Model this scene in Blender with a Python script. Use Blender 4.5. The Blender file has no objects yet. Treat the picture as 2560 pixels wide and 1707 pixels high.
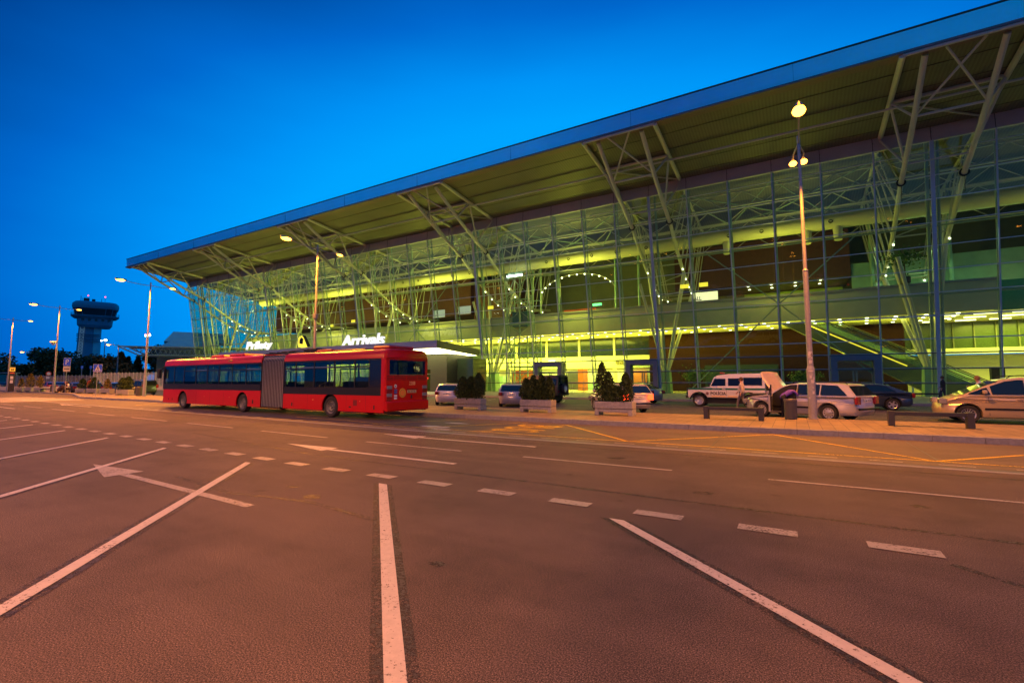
import bpy, math, random
from mathutils import Vector, Matrix
from mathutils.geometry import tessellate_polygon
random.seed(7)
S = bpy.context.scene
COL = S.collection
R = math.radians
# ------------------------------------------------------------------ camera
cam = bpy.data.objects.new('camera', bpy.data.cameras.new('camera'))
COL.objects.link(cam)
cam.data.sensor_width = 36.0
cam.data.lens = 36.0 * 1185 / 2560
cam.data.clip_start = 0.05
cam.data.clip_end = 3000
_t, _a, _r = R(4.66), R(30.7), R(0.12)
_up = Vector((0, 0, 1)); _fw = Vector((-math.sin(_a), math.cos(_a), 0)); _rt = Vector((math.cos(_a), math.sin(_a), 0))
_f = _fw * math.cos(_t) + _up * math.sin(_t); _u = _up * math.cos(_t) - _fw * math.sin(_t)
_R = _rt * math.cos(_r) - _u * math.sin(_r); _U = _u * math.cos(_r) + _rt * math.sin(_r)
cam.matrix_world = Matrix(((_R.x, _U.x, -_f.x, 0), (_R.y, _U.y, -_f.y, 0), (_R.z, _U.z, -_f.z, 1.6), (0, 0, 0, 1)))
S.camera = cam
# ------------------------------------------------------------------ sky: blue hour, afterglow low behind the terminal
W = bpy.data.worlds.new('World'); S.world = W; W.use_nodes = True
nt = W.node_tree; nt.nodes.clear()
N = nt.nodes.new; Lk = nt.links.new
tc = N('ShaderNodeTexCoord'); nrm = N('ShaderNodeVectorMath'); nrm.operation = 'NORMALIZE'; Lk(tc.outputs['Generated'], nrm.inputs[0])
sxyz = N('ShaderNodeSeparateXYZ'); Lk(nrm.outputs[0], sxyz.inputs[0])
def M_(op, a, b=None, c=None):
    q = N('ShaderNodeMath'); q.operation = op
    for i_, v_ in enumerate((a, b, c)):
        if v_ is None: continue
        if isinstance(v_, (int, float)): q.inputs[i_].default_value = v_
        else: Lk(v_, q.inputs[i_])
    return q.outputs[0]
azi = M_('ADD', M_('ARCTAN2', sxyz.outputs['X'], sxyz.outputs['Y']), R(24))          # afterglow sits low behind the terminal
ele = M_('MULTIPLY', M_('SUBTRACT', M_('ARCSINE', sxyz.outputs['Z']), R(10)), 1.8)
dist = M_('SQRT', M_('ADD', M_('MULTIPLY', azi, azi), M_('MULTIPLY', ele, ele)))
nz = N('ShaderNodeTexNoise'); nz.inputs['Scale'].default_value = 1.3; nz.inputs['Detail'].default_value = 4
mp = N('ShaderNodeMapping'); mp.inputs['Scale'].default_value = (1, 1, 4); Lk(nrm.outputs[0], mp.inputs[0]); Lk(mp.outputs[0], nz.inputs[0])
pos = M_('ADD', M_('MULTIPLY', dist, .25), M_('MULTIPLY', M_('SUBTRACT', nz.outputs[0], .5), .045))
cr = N('ShaderNodeValToRGB'); Lk(pos, cr.inputs[0])
lin = lambda c_: ((c_ / 255 + .055) / 1.055) ** 2.4 if c_ > 10 else c_ / 3294
el = cr.color_ramp.elements
el[0].position = 0.10; el[0].color = (0, lin(172), 1, 1)
el[1].position = .82; el[1].color = (0, lin(108), lin(180), 1)
for d_, g_, b_ in ((.62, 163, 255), (.74, 147, 246), (.95, 104, 206), (1.13, 68, 150), (1.4, 60, 138), (1.85, 112, 195), (2.3, 118, 202), (2.5, 62, 142), (2.9, 100, 175)):
    e = el.new(d_ / 4); e.color = (0, lin(g_), lin(b_), 1)
bg = N('ShaderNodeBackground'); bg.inputs['Strength'].default_value = 1.0
Lk(cr.outputs[0], bg.inputs[0]); wo = N('ShaderNodeOutputWorld'); Lk(bg.outputs[0], wo.inputs[0])
S.view_settings.view_transform = 'Standard'; S.view_settings.look = 'None'
S.view_settings.exposure = 0.0; S.view_settings.gamma = 1.0
S.render.engine = 'CYCLES'
S.cycles.max_bounces = 7; S.cycles.transparent_max_bounces = 24; S.cycles.sample_clamp_indirect = 4
SODIUM = (1.0, 0.30, 0.015); PARK = (1.0, .34, .09); HALL = (0.90, 0.88, 0.10)
LAMP_W = 9000

# ------------------------------------------------------------------ materials
MATS = {}
def mat(name, col, rough=.6, metal=0, emit=0, ecol=None, nscale=6, namt=.15, bump=0, bscale=40, spec=.5, coat=0):
    if name in MATS: return MATS[name]
    m = bpy.data.materials.new(name); m.use_nodes = True; t = m.node_tree
    b = t.nodes['Principled BSDF']; n = t.nodes.new; l = t.links.new
    b.inputs['Roughness'].default_value = rough; b.inputs['Metallic'].default_value = metal
    b.inputs['Specular IOR Level'].default_value = spec
    if coat: b.inputs['Coat Weight'].default_value = coat; b.inputs['Coat Roughness'].default_value = .04
    tc = n('ShaderNodeTexCoord'); z = n('ShaderNodeTexNoise'); z.inputs['Scale'].default_value = nscale; z.inputs['Detail'].default_value = 5
    l(tc.outputs['Object'], z.inputs['Vector'])
    mx = n('ShaderNodeMix'); mx.data_type = 'RGBA'
    mx.inputs['A'].default_value = (*[c * (1 - namt) for c in col], 1); mx.inputs['B'].default_value = (*[min(1, c * (1 + namt)) for c in col], 1)
    l(z.outputs['Fac'], mx.inputs['Factor']); l(mx.outputs['Result'], b.inputs['Base Color'])
    if emit:
        b.inputs['Emission Color'].default_value = (*(ecol or col), 1); b.inputs['Emission Strength'].default_value = emit
    if bump:
        z2 = n('ShaderNodeTexNoise'); z2.inputs['Scale'].default_value = bscale; z2.inputs['Detail'].default_value = 4
        l(tc.outputs['Object'], z2.inputs['Vector'])
        bp = n('ShaderNodeBump'); bp.inputs['Strength'].default_value = bump; bp.inputs['Distance'].default_value = .02
        l(z2.outputs['Fac'], bp.inputs['Height']); l(bp.outputs[0], b.inputs['Normal'])
    MATS[name] = m; return m
def ramp(t, src, stops):
    r = t.nodes.new('ShaderNodeValToRGB'); t.links.new(src, r.inputs[0]); e = r.color_ramp.elements
    e[0].position, e[0].color = stops[0][0], (*stops[0][1], 1); e[1].position, e[1].color = stops[-1][0], (*stops[-1][1], 1)
    for p, c in stops[1:-1]: q = e.new(p); q.color = (*c, 1)
    return r.outputs[0]
def noise(t, vec, scale, detail=4, rough=.6):
    z = t.nodes.new('ShaderNodeTexNoise'); z.inputs['Scale'].default_value = scale; z.inputs['Detail'].default_value = detail; z.inputs['Roughness'].default_value = rough
    t.links.new(vec, z.inputs['Vector']); return z.outputs['Fac']
def mul(t, a, b, fac=1, mode='MULTIPLY'):
    m = t.nodes.new('ShaderNodeMix'); m.data_type = 'RGBA'; m.blend_type = mode; m.inputs['Factor'].default_value = fac
    t.links.new(a, m.inputs['A']); t.links.new(b, m.inputs['B']); return m.outputs['Result']
def newmat(name):
    m = bpy.data.materials.new(name); m.use_nodes = True; t = m.node_tree; MATS[name] = m
    tc = t.nodes.new('ShaderNodeTexCoord'); return m, t, t.nodes['Principled BSDF'], tc.outputs['Object']
def mapping(t, v, sc):
    m = t.nodes.new('ShaderNodeMapping'); m.inputs['Scale'].default_value = sc; t.links.new(v, m.inputs[0]); return m.outputs[0]
def bumpn(t, b, h, st, d=.01):
    bp = t.nodes.new('ShaderNodeBump'); bp.inputs['Strength'].default_value = st; bp.inputs['Distance'].default_value = d
    t.links.new(h, bp.inputs['Height']); t.links.new(bp.outputs[0], b.inputs['Normal'])
def asphalt(name, base, seam=False):
    m, t, b, v = newmat(name)
    sp = noise(t, v, 105, 5, .85)
    c1 = ramp(t, sp, [(.41, tuple(x * .10 for x in base)), (.485, tuple(x * .65 for x in base)), (.545, tuple(x * 1.75 for x in base)), (.62, tuple(x * 4.2 for x in base))])
    big = ramp(t, noise(t, v, .45, 6, .7), [(.32, (.56, .54, .56)), (.5, (.95, .94, .94)), (.68, (1.18, 1.14, 1.10))])
    c2 = mul(t, c1, big)
    st = ramp(t, noise(t, mapping(t, v, (.12, 1.1, 1)), 1.4, 4, .6), [(.35, (.75, .75, .75)), (.6, (1.05, 1.05, 1.05))])
    c3 = mul(t, c2, st, .7)
    spots = ramp(t, noise(t, v, 2.3, 2, .5), [(.22, (.45, .42, .4)), (.30, (1, 1, 1))])
    c4 = mul(t, c3, spots, .8)
    t.links.new(c4, b.inputs['Base Color']); b.inputs['Roughness'].default_value = .78; b.inputs['Specular IOR Level'].default_value = .35
    bumpn(t, b, sp, .12, .006); return m
def concrete(name, base, joints=None, streak=True):
    m, t, b, v = newmat(name)
    c = ramp(t, noise(t, v, 9, 6, .65), [(.3, tuple(x * .78 for x in base)), (.7, tuple(x * 1.15 for x in base))])
    if streak:
        s = ramp(t, noise(t, mapping(t, v, (.25, 1.1, 1)), 1.2, 5, .65), [(.34, (.74, .72, .70)), (.55, (1, 1, 1)), (.75, (1.08, 1.07, 1.05))]); c = mul(t, c, s)
    t.links.new(c, b.inputs['Base Color']); b.inputs['Roughness'].default_value = .72
    bumpn(t, b, noise(t, v, 60, 4, .7), .25, .006); return m
def paving(name):
    m, t, b, v = newmat(name)
    sx = t.nodes.new('ShaderNodeSeparateXYZ'); cx = t.nodes.new('ShaderNodeCombineXYZ')
    t.links.new(v, sx.inputs[0]); t.links.new(sx.outputs['Y'], cx.inputs['X']); t.links.new(sx.outputs['X'], cx.inputs['Y'])
    br = t.nodes.new('ShaderNodeTexBrick'); t.links.new(cx.outputs[0], br.inputs['Vector'])
    for k, q in (('Scale', 1), ('Mortar Size', .009), ('Brick Width', .62), ('Row Height', .325), ('Bias', 0), ('Mortar Smooth', .3)): br.inputs[k].default_value = q
    br.inputs['Color1'].default_value = (.27, .205, .10, 1); br.inputs['Color2'].default_value = (.21, .16, .078, 1); br.inputs['Mortar'].default_value = (.07, .06, .05, 1)
    c = mul(t, br.outputs['Color'], ramp(t, noise(t, v, 1.2, 5, .6), [(.3, (.78, .76, .74)), (.65, (1.08, 1.08, 1.08))]))
    t.links.new(c, b.inputs['Base Color']); b.inputs['Roughness'].default_value = .7
    bumpn(t, b, noise(t, v, 70, 4, .7), .2, .004); return m
def paint(name, col, lo=.40, hi=.46, sc=30):
    m, t, b, v = newmat(name)
    n1 = noise(t, v, sc, 6, .75); n2 = noise(t, v, 2.0, 3, .5)
    ad = t.nodes.new('ShaderNodeMath'); ad.operation = 'MULTIPLY_ADD'; ad.inputs[1].default_value = .35; t.links.new(n2, ad.inputs[0]); t.links.new(n1, ad.inputs[2])
    a = t.nodes.new('ShaderNodeMapRange'); a.inputs['From Min'].default_value = lo + .17; a.inputs['From Max'].default_value = hi + .17; t.links.new(ad.outputs[0], a.inputs['Value'])
    c = ramp(t, noise(t, v, 14, 5, .7), [(.3, tuple(x * .8 for x in col)), (.7, col)])
    t.links.new(c, b.inputs['Base Color']); b.inputs['Roughness'].default_value = .6
    tr = t.nodes.new('ShaderNodeBsdfTransparent'); mx = t.nodes.new('ShaderNodeMixShader')
    t.links.new(a.outputs[0], mx.inputs[0]); t.links.new(tr.outputs[0], mx.inputs[1]); t.links.new(b.outputs[0], mx.inputs[2])
    t.links.new(mx.outputs[0], t.nodes['Material Output'].inputs['Surface']); return m
def glass(name, tint, ior=1.5, refl=1.0):
    m = bpy.data.materials.new(name); m.use_nodes = True; t = m.node_tree; MATS[name] = m; t.nodes.remove(t.nodes['Principled BSDF'])
    tr = t.nodes.new('ShaderNodeBsdfTransparent'); tr.inputs[0].default_value = (*tint, 1)
    gl = t.nodes.new('ShaderNodeBsdfGlossy'); gl.inputs['Roughness'].default_value = 0.0; gl.inputs[0].default_value = (refl, refl, refl, 1)
    lw = t.nodes.new('ShaderNodeLayerWeight'); lw.inputs['Blend'].default_value = .5
    pw = t.nodes.new('ShaderNodeMath'); pw.operation = 'POWER'; pw.inputs[1].default_value = 5; t.links.new(lw.outputs['Facing'], pw.inputs[0])
    f0 = ((ior - 1) / (ior + 1)) ** 2 * 1.15
    fr = t.nodes.new('ShaderNodeMath'); fr.operation = 'MULTIPLY_ADD'; fr.inputs[1].default_value = 1 - f0; fr.inputs[2].default_value = f0; t.links.new(pw.outputs[0], fr.inputs[0])
    mx = t.nodes.new('ShaderNodeMixShader'); t.links.new(fr.outputs[0], mx.inputs[0]); t.links.new(tr.outputs[0], mx.inputs[1]); t.links.new(gl.outputs[0], mx.inputs[2])
    t.links.new(mx.outputs[0], t.nodes['Material Output'].inputs['Surface']); return m

A_ROAD = asphalt('road_asphalt', (.078, .055, .043)); A_INNER = asphalt('inner_asphalt', (.06, .056, .054))
C_LANE = concrete('lane_concrete', (.115, .088, .055)); C_KERB = concrete('kerb_concrete', (.23, .22, .22), streak=False); PAVE = paving('paving_slabs')
C_PLANT = concrete('planter_concrete', (.30, .29, .27), streak=False)
P_WHITE = paint('white_road_paint', (.50, .44, .37), .355, .42, 34); P_OLD = paint('worn_white_paint', (.33, .29, .24), .36, .47, 34); P_THIN = paint('faded_white_paint', (.36, .32, .29), .36, .44)
P_YEL = paint('yellow_road_paint', (.62, .40, .012), .37, .47)
G_FAC = glass('curtain_glass', (.78, .86, .70), 1.5); G_BUS = glass('bus_glass', (.62, .68, .68), 1.5); G_DOOR = glass('door_glass', (.72, .88, .82), 1.45)
G_TINT = glass('dark_tinted_glass', (.35, .40, .42), 1.5)
M_RED = mat('bus_red_paint', (.46, .003, .002), .3, spec=.25, coat=.12, namt=.06); M_REDT = mat('bus_red_plastic', (.42, .008, .008), .45)
M_BLK = mat('black_rubber', (.015, .015, .016), .7); M_TRIM = mat('black_trim', (.008, .008, .009), .35, spec=.3); M_DARK = mat('dark_grey_metal', (.05, .05, .055), .5)
M_TYRE = mat('tyre_rubber', (.02, .02, .021), .85, bump=.3); M_RIM = mat('alloy', (.55, .55, .56), .3, .8); M_RIMD = mat('steel_rim', (.12, .12, .12), .5, .5)
M_STEEL = mat('white_painted_steel', (.50, .50, .44), .45, namt=.08); M_GALV = mat('galvanised_steel', (.32, .31, .31), .5, .4, nscale=12, namt=.25)
M_MULL = mat('facade_aluminium', (.50, .50, .54), .4, .2, namt=.08); M_FRAME = mat('grey_door_cladding', (.17, .17, .19), .5, .1, namt=.1)
M_INN = mat('inner_green_steel', (.26, .36, .30), .5, namt=.08)
M_FASC = mat('aluminium_fascia', (.74, .88, .92), .28, .9, nscale=.4, namt=.1); M_LIP = mat('dark_roof_lip', (.05, .05, .05), .6); M_BAND = mat('grey_band_panel', (.42, .40, .40), .55, nscale=.7)
M_PLATE = mat('number_plate', (.7, .7, .66), .5); M_REDL = mat('tail_lens', (.20, .012, .012), .2, coat=.5); M_REDON = mat('lit_tail_lens', (.6, .02, .01), .3, emit=6, ecol=(1, .05, .01))
M_LENS = mat('clear_lens', (.30, .30, .30), .12, .3, coat=.6); M_CARGL = mat('car_window', (.006, .010, .014), .04, spec=.7, namt=.05)
M_CHROME = mat('chrome', (.6, .6, .6), .15, 1); M_WHT = mat('white_plastic', (.7, .7, .68), .5); M_INT = mat('dark_interior', (.03, .03, .035), .8)
M_BROWN = mat('brown_wood_cladding', (.024, .006, .003), .8, spec=.15, nscale=3, namt=.3); M_CREAM = mat('cream_plaster', (.62, .60, .42), .6, nscale=1, namt=.07)
M_TEAL = mat('pale_green_glass_wall', (.25, .42, .32), .35, nscale=1.5, namt=.2); M_FLOOR = mat('hall_floor', (.35, .31, .25), .25, nscale=2)
M_OLIVE = mat('hall_back_wall', (.16, .17, .10), .7, nscale=1, namt=.2); M_DGL = mat('dark_hall_window', (.02, .03, .03), .1); M_RESC = mat('orange_shop_wall', (.42, .10, .03), .6)
M_SKIN = mat('skin', (.45, .24, .16), .6); M_HAIR = mat('brown_hair', (.06, .03, .015), .7); M_JEAN = mat('dark_trousers', (.03, .035, .05), .9)
E_WARM = mat('sodium_lamp_glow', (1, .6, .2), emit=14, ecol=(1, .36, .03)); E_SPOT = mat('hall_spot_glow', (1, 1, .8), emit=8, ecol=(1, 1, .66)); E_WHITE = mat('canopy_light_glow', (1, 1, .8), emit=7, ecol=(1, .93, .40))
E_LET = mat('lit_letter_white', (.9, .9, .9), emit=1.0, ecol=(1, .97, .93)); E_YEL = mat('lit_sign_yellow', (.9, .7, .05), emit=1.2, ecol=(1, .8, .06)); E_RED = mat('red_beacon_glow', (1, .1, .1), emit=5, ecol=(1, .06, .1))
E_STRIP = mat('strip_light_glow', (1, 1, .6), emit=5, ecol=(1, .95, .5)); E_GRN = mat('exit_sign_glow', (.1, .8, .3), emit=1.5, ecol=(.1, .9, .45)); E_COOL = mat('cool_lamp_glow', (.9, 1, 1), emit=12, ecol=(.8, 1, .95))
# soffit: fine ribs running front to back
m, t, b, v = newmat('ribbed_soffit'); M_SOFF = m
wv = t.nodes.new('ShaderNodeTexWave'); wv.inputs['Scale'].default_value = 1.25; t.links.new(v, wv.inputs['Vector'])
c = mul(t, ramp(t, wv.outputs['Fac'], [(.2, (.125, .125, .10)), (.7, (.155, .155, .12))]), ramp(t, noise(t, v, .3, 3), [(.3, (.85, .85, .85)), (.7, (1.05, 1.05, 1.05))]))
t.links.new(c, b.inputs['Base Color']); b.inputs['Roughness'].default_value = .6; bumpn(t, b, wv.outputs['Fac'], .18, .03)

# ------------------------------------------------------------------ mesh helpers
class MB:
    def __init__(s): s.v = []; s.f = []
    def add(s, vs, fs):
        o = len(s.v); s.v += [tuple(q) for q in vs]; s.f += [tuple(i + o for i in f) for f in fs]; return s
    def box(s, c, d, rz=0, rx=0, ry=0, taper=1):
        x, y, z = d[0] / 2, d[1] / 2, d[2] / 2
        M = Matrix.Rotation(rz, 3, 'Z') @ Matrix.Rotation(ry, 3, 'Y') @ Matrix.Rotation(rx, 3, 'X')
        vs = [Vector(c) + M @ Vector((sx * x * (taper if sz > 0 else 1), sy * y * (taper if sz > 0 else 1), sz * z)) for sz in (-1, 1) for sy in (-1, 1) for sx in (-1, 1)]
        return s.add(vs, [(0, 2, 3, 1), (4, 5, 7, 6), (0, 1, 5, 4), (2, 6, 7, 3), (0, 4, 6, 2), (1, 3, 7, 5)])
    def b2(s, lo, hi): return s.box([(a + b) / 2 for a, b in zip(lo, hi)], [b - a for a, b in zip(lo, hi)])
    def rbox(s, lo, hi, r=.02):      # box with chamfered edges
        x0, y0, z0 = lo; x1, y1, z1 = hi; vs = []; 
        rings = [(z0, r), (z0 + r, 0), (z1 - r, 0), (z1, r)]
        for z, q in rings:
            a0, a1, b0, b1 = x0 + q, x1 - q, y0 + q, y1 - q; c = r if q == 0 else r * .4
            vs += [(a0 + c, b0, z), (a1 - c, b0, z), (a1, b0 + c, z), (a1, b1 - c, z), (a1 - c, b1, z), (a0 + c, b1, z), (a0, b1 - c, z), (a0, b0 + c, z)]
        fs = [tuple(range(7, -1, -1)), tuple(range(24, 32))]
        for k in range(3):
            for i in range(8): j = (i + 1) % 8; fs.append((k * 8 + i, k * 8 + j, k * 8 + 8 + j, k * 8 + 8 + i))
        return s.add(vs, fs)
    def tube(s, p, q, r, r2=None, n=8, cap=True):
        p, q = Vector(p), Vector(q); d = q - p; r2 = r if r2 is None else r2
        if d.length < 1e-6: return s
        d.normalize(); a = d.orthogonal().normalized(); b = d.cross(a)
        vs = []
        for c, rr in ((p, r), (q, r2)):
            for i in range(n): th = 2 * math.pi * i / n; vs.append(c + (a * math.cos(th) + b * math.sin(th)) * rr)
        fs = [(i, (i + 1) % n, n + (i + 1) % n, n + i) for i in range(n)]
        if cap: fs += [tuple(range(n - 1, -1, -1)), tuple(range(n, 2 * n))]
        return s.add(vs, fs)
    def path(s, pts, r, n=8):
        pts = [Vector(p) for p in pts]; vs = []; a = None
        for i, p in enumerate(pts):
            d = (pts[min(i + 1, len(pts) - 1)] - pts[max(i - 1, 0)]).normalized()
            a = d.orthogonal().normalized() if a is None else (a - d * a.dot(d)).normalized(); b = d.cross(a)
            rr = r[i] if isinstance(r, (list, tuple)) else r
            for k in range(n): th = 2 * math.pi * k / n; vs.append(p + (a * math.cos(th) + b * math.sin(th)) * rr)
        fs = [(i * n + k, i * n + (k + 1) % n, (i + 1) * n + (k + 1) % n, (i + 1) * n + k) for i in range(len(pts) - 1) for k in range(n)]
        fs += [tuple(range(n - 1, -1, -1)), tuple(range((len(pts) - 1) * n, len(pts) * n))]
        return s.add(vs, fs)
    def bar(s, p, q, w, h, up=(0, 0, 1)):
        p, q = Vector(p), Vector(q); d = (q - p).normalized(); up = Vector(up); a = d.cross(up)
        a = a.normalized() if a.length > 1e-4 else d.orthogonal().normalized(); b = a.cross(d).normalized()
        vs = [c + a * sx * w / 2 + b * sy * h / 2 for c in (p, q) for sx, sy in ((-1, -1), (1, -1), (1, 1), (-1, 1))]
        return s.add(vs, [(3, 2, 1, 0), (4, 5, 6, 7), (0, 1, 5, 4), (1, 2, 6, 5), (2, 3, 7, 6), (3, 0, 4, 7)])
    def poly(s, pts): return s.add(pts, [tuple(range(len(pts)))])
    def lathe(s, prof, c=(0, 0, 0), axis='Z', n=20, arc=1):
        vs = []; m = len(prof)
        for i in range(n):
            th = 2 * math.pi * i / n; cs, sn = math.cos(th), math.sin(th)
            for r, h in prof:
                v = (r * cs, r * sn, h) if axis == 'Z' else ((r * cs, h, r * sn) if axis == 'Y' else (h, r * cs, r * sn))
                vs.append(Vector(c) + Vector(v))
        fs = [(i * m + k, ((i + 1) % n) * m + k, ((i + 1) % n) * m + k + 1, i * m + k + 1) for i in range(n) for k in range(m - 1)]
        return s.add(vs, fs)
    def ball(s, c, r, n=10, sc=(1, 1, 1)):
        vs = []; fs = []; k = n // 2
        for i in range(k + 1):
            ph = math.pi * i / k
            for j in range(n): th = 2 * math.pi * j / n; vs.append((c[0] + r * sc[0] * math.sin(ph) * math.cos(th), c[1] + r * sc[1] * math.sin(ph) * math.sin(th), c[2] + r * sc[2] * math.cos(ph)))
        for i in range(k):
            for j in range(n): fs.append((i * n + j, (i + 1) * n + j, (i + 1) * n + (j + 1) % n, i * n + (j + 1) % n))
        return s.add(vs, fs)
    def prism(s, pts, ax, lo, hi):   # polygon pts in the two other axes, extruded along ax ('X','Y','Z')
        def P(a, b, h): return {'X': (h, a, b), 'Y': (a, h, b), 'Z': (a, b, h)}[ax]
        n = len(pts); vs = [P(a, b, lo) for a, b in pts] + [P(a, b, hi) for a, b in pts]
        tri = tessellate_polygon([[Vector((a, b, 0)) for a, b in pts]])
        fs = [tuple(q) for q in tri] + [tuple(i + n for i in reversed(q)) for q in tri]
        fs += [(i, (i + 1) % n, n + (i + 1) % n, n + i) for i in range(n)]
        return s.add(vs, fs)
    def build(s, name, m, parent=None, smooth=None, loc=None, recalc=True):
        me = bpy.data.meshes.new(name); me.from_pydata(s.v, [], s.f)
        if recalc and len(s.f) < 60000:
            import bmesh
            bm = bmesh.new(); bm.from_mesh(me); bmesh.ops.recalc_face_normals(bm, faces=bm.faces); bm.to_mesh(me); bm.free()
        me.update()
        if smooth is not None: me.shade_smooth(); me.set_sharp_from_angle(angle=R(smooth))
        o = bpy.data.objects.new(name, me); me.materials.append(m); COL.objects.link(o)
        if parent: o.parent = parent
        if loc: o.location = loc
        return o
def tag(o, label=None, cat=None, group=None, kind=None):
    for k, q in (('label', label), ('category', cat), ('group', group), ('kind', kind)):
        if q: o[k] = q
    return o
def thing(name, label, cat, loc=(0, 0, 0), rz=0, group=None, sc=1):
    o = bpy.data.objects.new(name, None); COL.objects.link(o); o.location = loc; o.rotation_euler = (0, 0, rz); o.scale = (sc, sc, sc)
    o.empty_display_size = .3
    return tag(o, label, cat, group)
def copy_tree(o, parent=None):
    c = o.copy(); COL.objects.link(c); c.parent = parent
    for ch in list(o.children): copy_tree(ch, c)
    return c
def repeat(o, loc, rz=None, label=None, group=None, sc=None):
    c = copy_tree(o); c.location = loc
    if rz is not None: c.rotation_euler = (0, 0, rz)
    if label: c['label'] = label
    if group: c['group'] = group
    if sc: c.scale = (sc, sc, sc)
    return c
def struct(mb, name, m, **k): return tag(mb.build(name, m, **k), kind='structure')
def text(name, s, m, org, xd, yd, w=None, h=None, size=1, ext=.01, shear=0, bold=.0, parent=None, align=None):
    cu = bpy.data.curves.new(name, 'FONT'); cu.body = s; cu.size = size; cu.extrude = ext; cu.shear = shear; cu.offset = bold
    to = bpy.data.objects.new(name, cu); COL.objects.link(to)
    bpy.context.view_layer.update()
    me = bpy.data.meshes.new_from_object(to.evaluated_get(bpy.context.evaluated_depsgraph_get()))
    bpy.data.objects.remove(to); bpy.data.curves.remove(cu)
    xs = [q.co.x for q in me.vertices]; ys = [q.co.y for q in me.vertices]
    x0, x1, y0, y1 = min(xs), max(xs), min(ys), max(ys)
    sx = w / (x1 - x0) if w else 1; sy = h / (y1 - y0) if h else sx
    if not w: sx = sy
    xd, yd = Vector(xd).normalized(), Vector(yd).normalized(); zd = xd.cross(yd); org = Vector(org)
    for q in me.vertices: q.co = org + xd * (q.co.x - x0) * sx + yd * (q.co.y - y0) * sy + zd * q.co.z
    me.materials.clear(); me.materials.append(m); me.update()
    o = bpy.data.objects.new(name, me); COL.objects.link(o)
    if parent: o.parent = parent
    return o
def light(name, kind, loc, power, col, size=.15, parent=None, sy=None, rot=None, spread=None, spot=None):
    d = bpy.data.lights.new(name, kind); d.energy = power; d.color = col
    if kind == 'AREA':
        d.shape = 'RECTANGLE'; d.size = size; d.size_y = sy or size
        if spread: d.spread = spread
    else: d.shadow_soft_size = size
    if kind == 'SPOT': d.spot_size = spot or R(150); d.spot_blend = .3
    o = bpy.data.objects.new(name, d); COL.objects.link(o); o.location = loc
    if rot: o.rotation_euler = rot
    if parent: o.parent = parent
    return o
#PART2
# ------------------------------------------------------------------ ground, roads, pavements
Zr, Zm = 0.004, 0.008
def bend(x): return .045 * max(0, -x - 8)
def at(px, py, depth): # helper for far things: ground position seen at full-size pixel px, at a distance depth along the view axis
    u = (px - 1280) / 1185; v = _fw * math.cos(0) * depth + _rt * u * depth; return (v.x, v.y)
def strip(mb, x0, x1, y, w, z=Zm, n=None):
    n = n or max(1, int(abs(x1 - x0) / 4)); vs = []
    for i in range(n + 1):
        x = x0 + (x1 - x0) * i / n; yy = y + bend(x); vs += [(x, yy - w / 2, z), (x, yy + w / 2, z)]
    mb.add(vs, [(2 * i, 2 * i + 2, 2 * i + 3, 2 * i + 1) for i in range(n)])
def seg(mb, p, q, w, z=Zm):
    p, q = Vector((*p, z)), Vector((*q, z)); d = (q - p).normalized(); a = Vector((-d.y, d.x, 0)) * w / 2
    mb.add([p - a, q - a, q + a, p + a], [(0, 1, 2, 3)])
g = MB().poly([(-1500, -600, 0), (900, -600, 0), (900, 1500, 0), (-1500, 1500, 0)])
struct(g, 'ground', A_ROAD)
struct(MB().poly([(-150, 21.0, Zr), (60, 21.0, Zr), (60, 36.0, Zr), (-150, 36.0, Zr)]), 'inner_road', A_INNER)
# bus lane of smooth concrete, with gutter
mb = MB(); 
xs = [-62 + i * 4 for i in range(25)]
mb.add([q for x in xs for q in ((x, 11.68 + bend(x), Zr), (x, 16.2 + bend(x) * .6, Zr))], [(2 * i, 2 * i + 2, 2 * i + 3, 2 * i + 1) for i in range(24)])
struct(mb, 'bus_lane', C_LANE)
mb = MB(); strip(mb, -62, 40, 11.42, .20, .006, 26); struct(mb, 'gutter_kerb', C_KERB)
mb = MB(); strip(mb, -62, 40, 11.60, .13, .007, 26); struct(mb, 'gutter_channel', M_DARK)
mb = MB()
for p, q in (((-6.17, 15.9), (-5.95, 11.8)), ((-1.87, 15.9), (-1.78, 11.8)), ((2.39, 15.9), (2.36, 11.8)), ((-10.3, 16), (-10.2, 11.9)), ((6.6, 16), (6.5, 11.8))): seg(mb, p, q, .03, .007)
struct(mb, 'lane_joint', M_DARK)
# pavement island between bus lane and inner road
def kerbed(name, out, z=.15, kw=.28):
    # out: outline; pavement slab with real kerb step
    mb = MB().prism(out, 'Z', -.05, z); return mb
front = [(x, 16.28 + bend(x) * .6) for x in (60, 20, -8, -30, -50, -57)]
isl = front + [(-72, 21.5), (-92, 23.2), (-150, 25.5), (-150, 36), (-100, 33), (-80, 28.5), (-60, 23.5), (-45, 21.2), (60, 21.2)]
struct(kerbed('pavement', isl), 'pavement', PAVE)
mb = MB()
fk = front + [(-72, 21.5), (-92, 23.2), (-150, 25.5)]
L_ = 0
def kerbrun(mb, pts, w=.24, z=.158, l=1.0):
    for (ax, ay), (bx, by) in zip(pts[:-1], pts[1:]):
        d = math.hypot(bx - ax, by - ay); n = max(1, round(d / l)) if d < 90 else int(d / 2); ux, uy = (bx - ax) / d, (by - ay) / d
        for i in range(n):
            s0, s1 = d * i / n + .006, d * (i + 1) / n - .006
            c = ((ax + ux * (s0 + s1) / 2), (ay + uy * (s0 + s1) / 2)); nx, ny = uy, -ux
            o = .045
            mb.box((c[0] - nx * o * -1 * 0 + uy * .03, c[1] - ux * .03 * -1 * -1, z / 2 - .02), (s1 - s0, w, z + .04), rz=math.atan2(uy, ux))
kerbrun(mb, fk)
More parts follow.
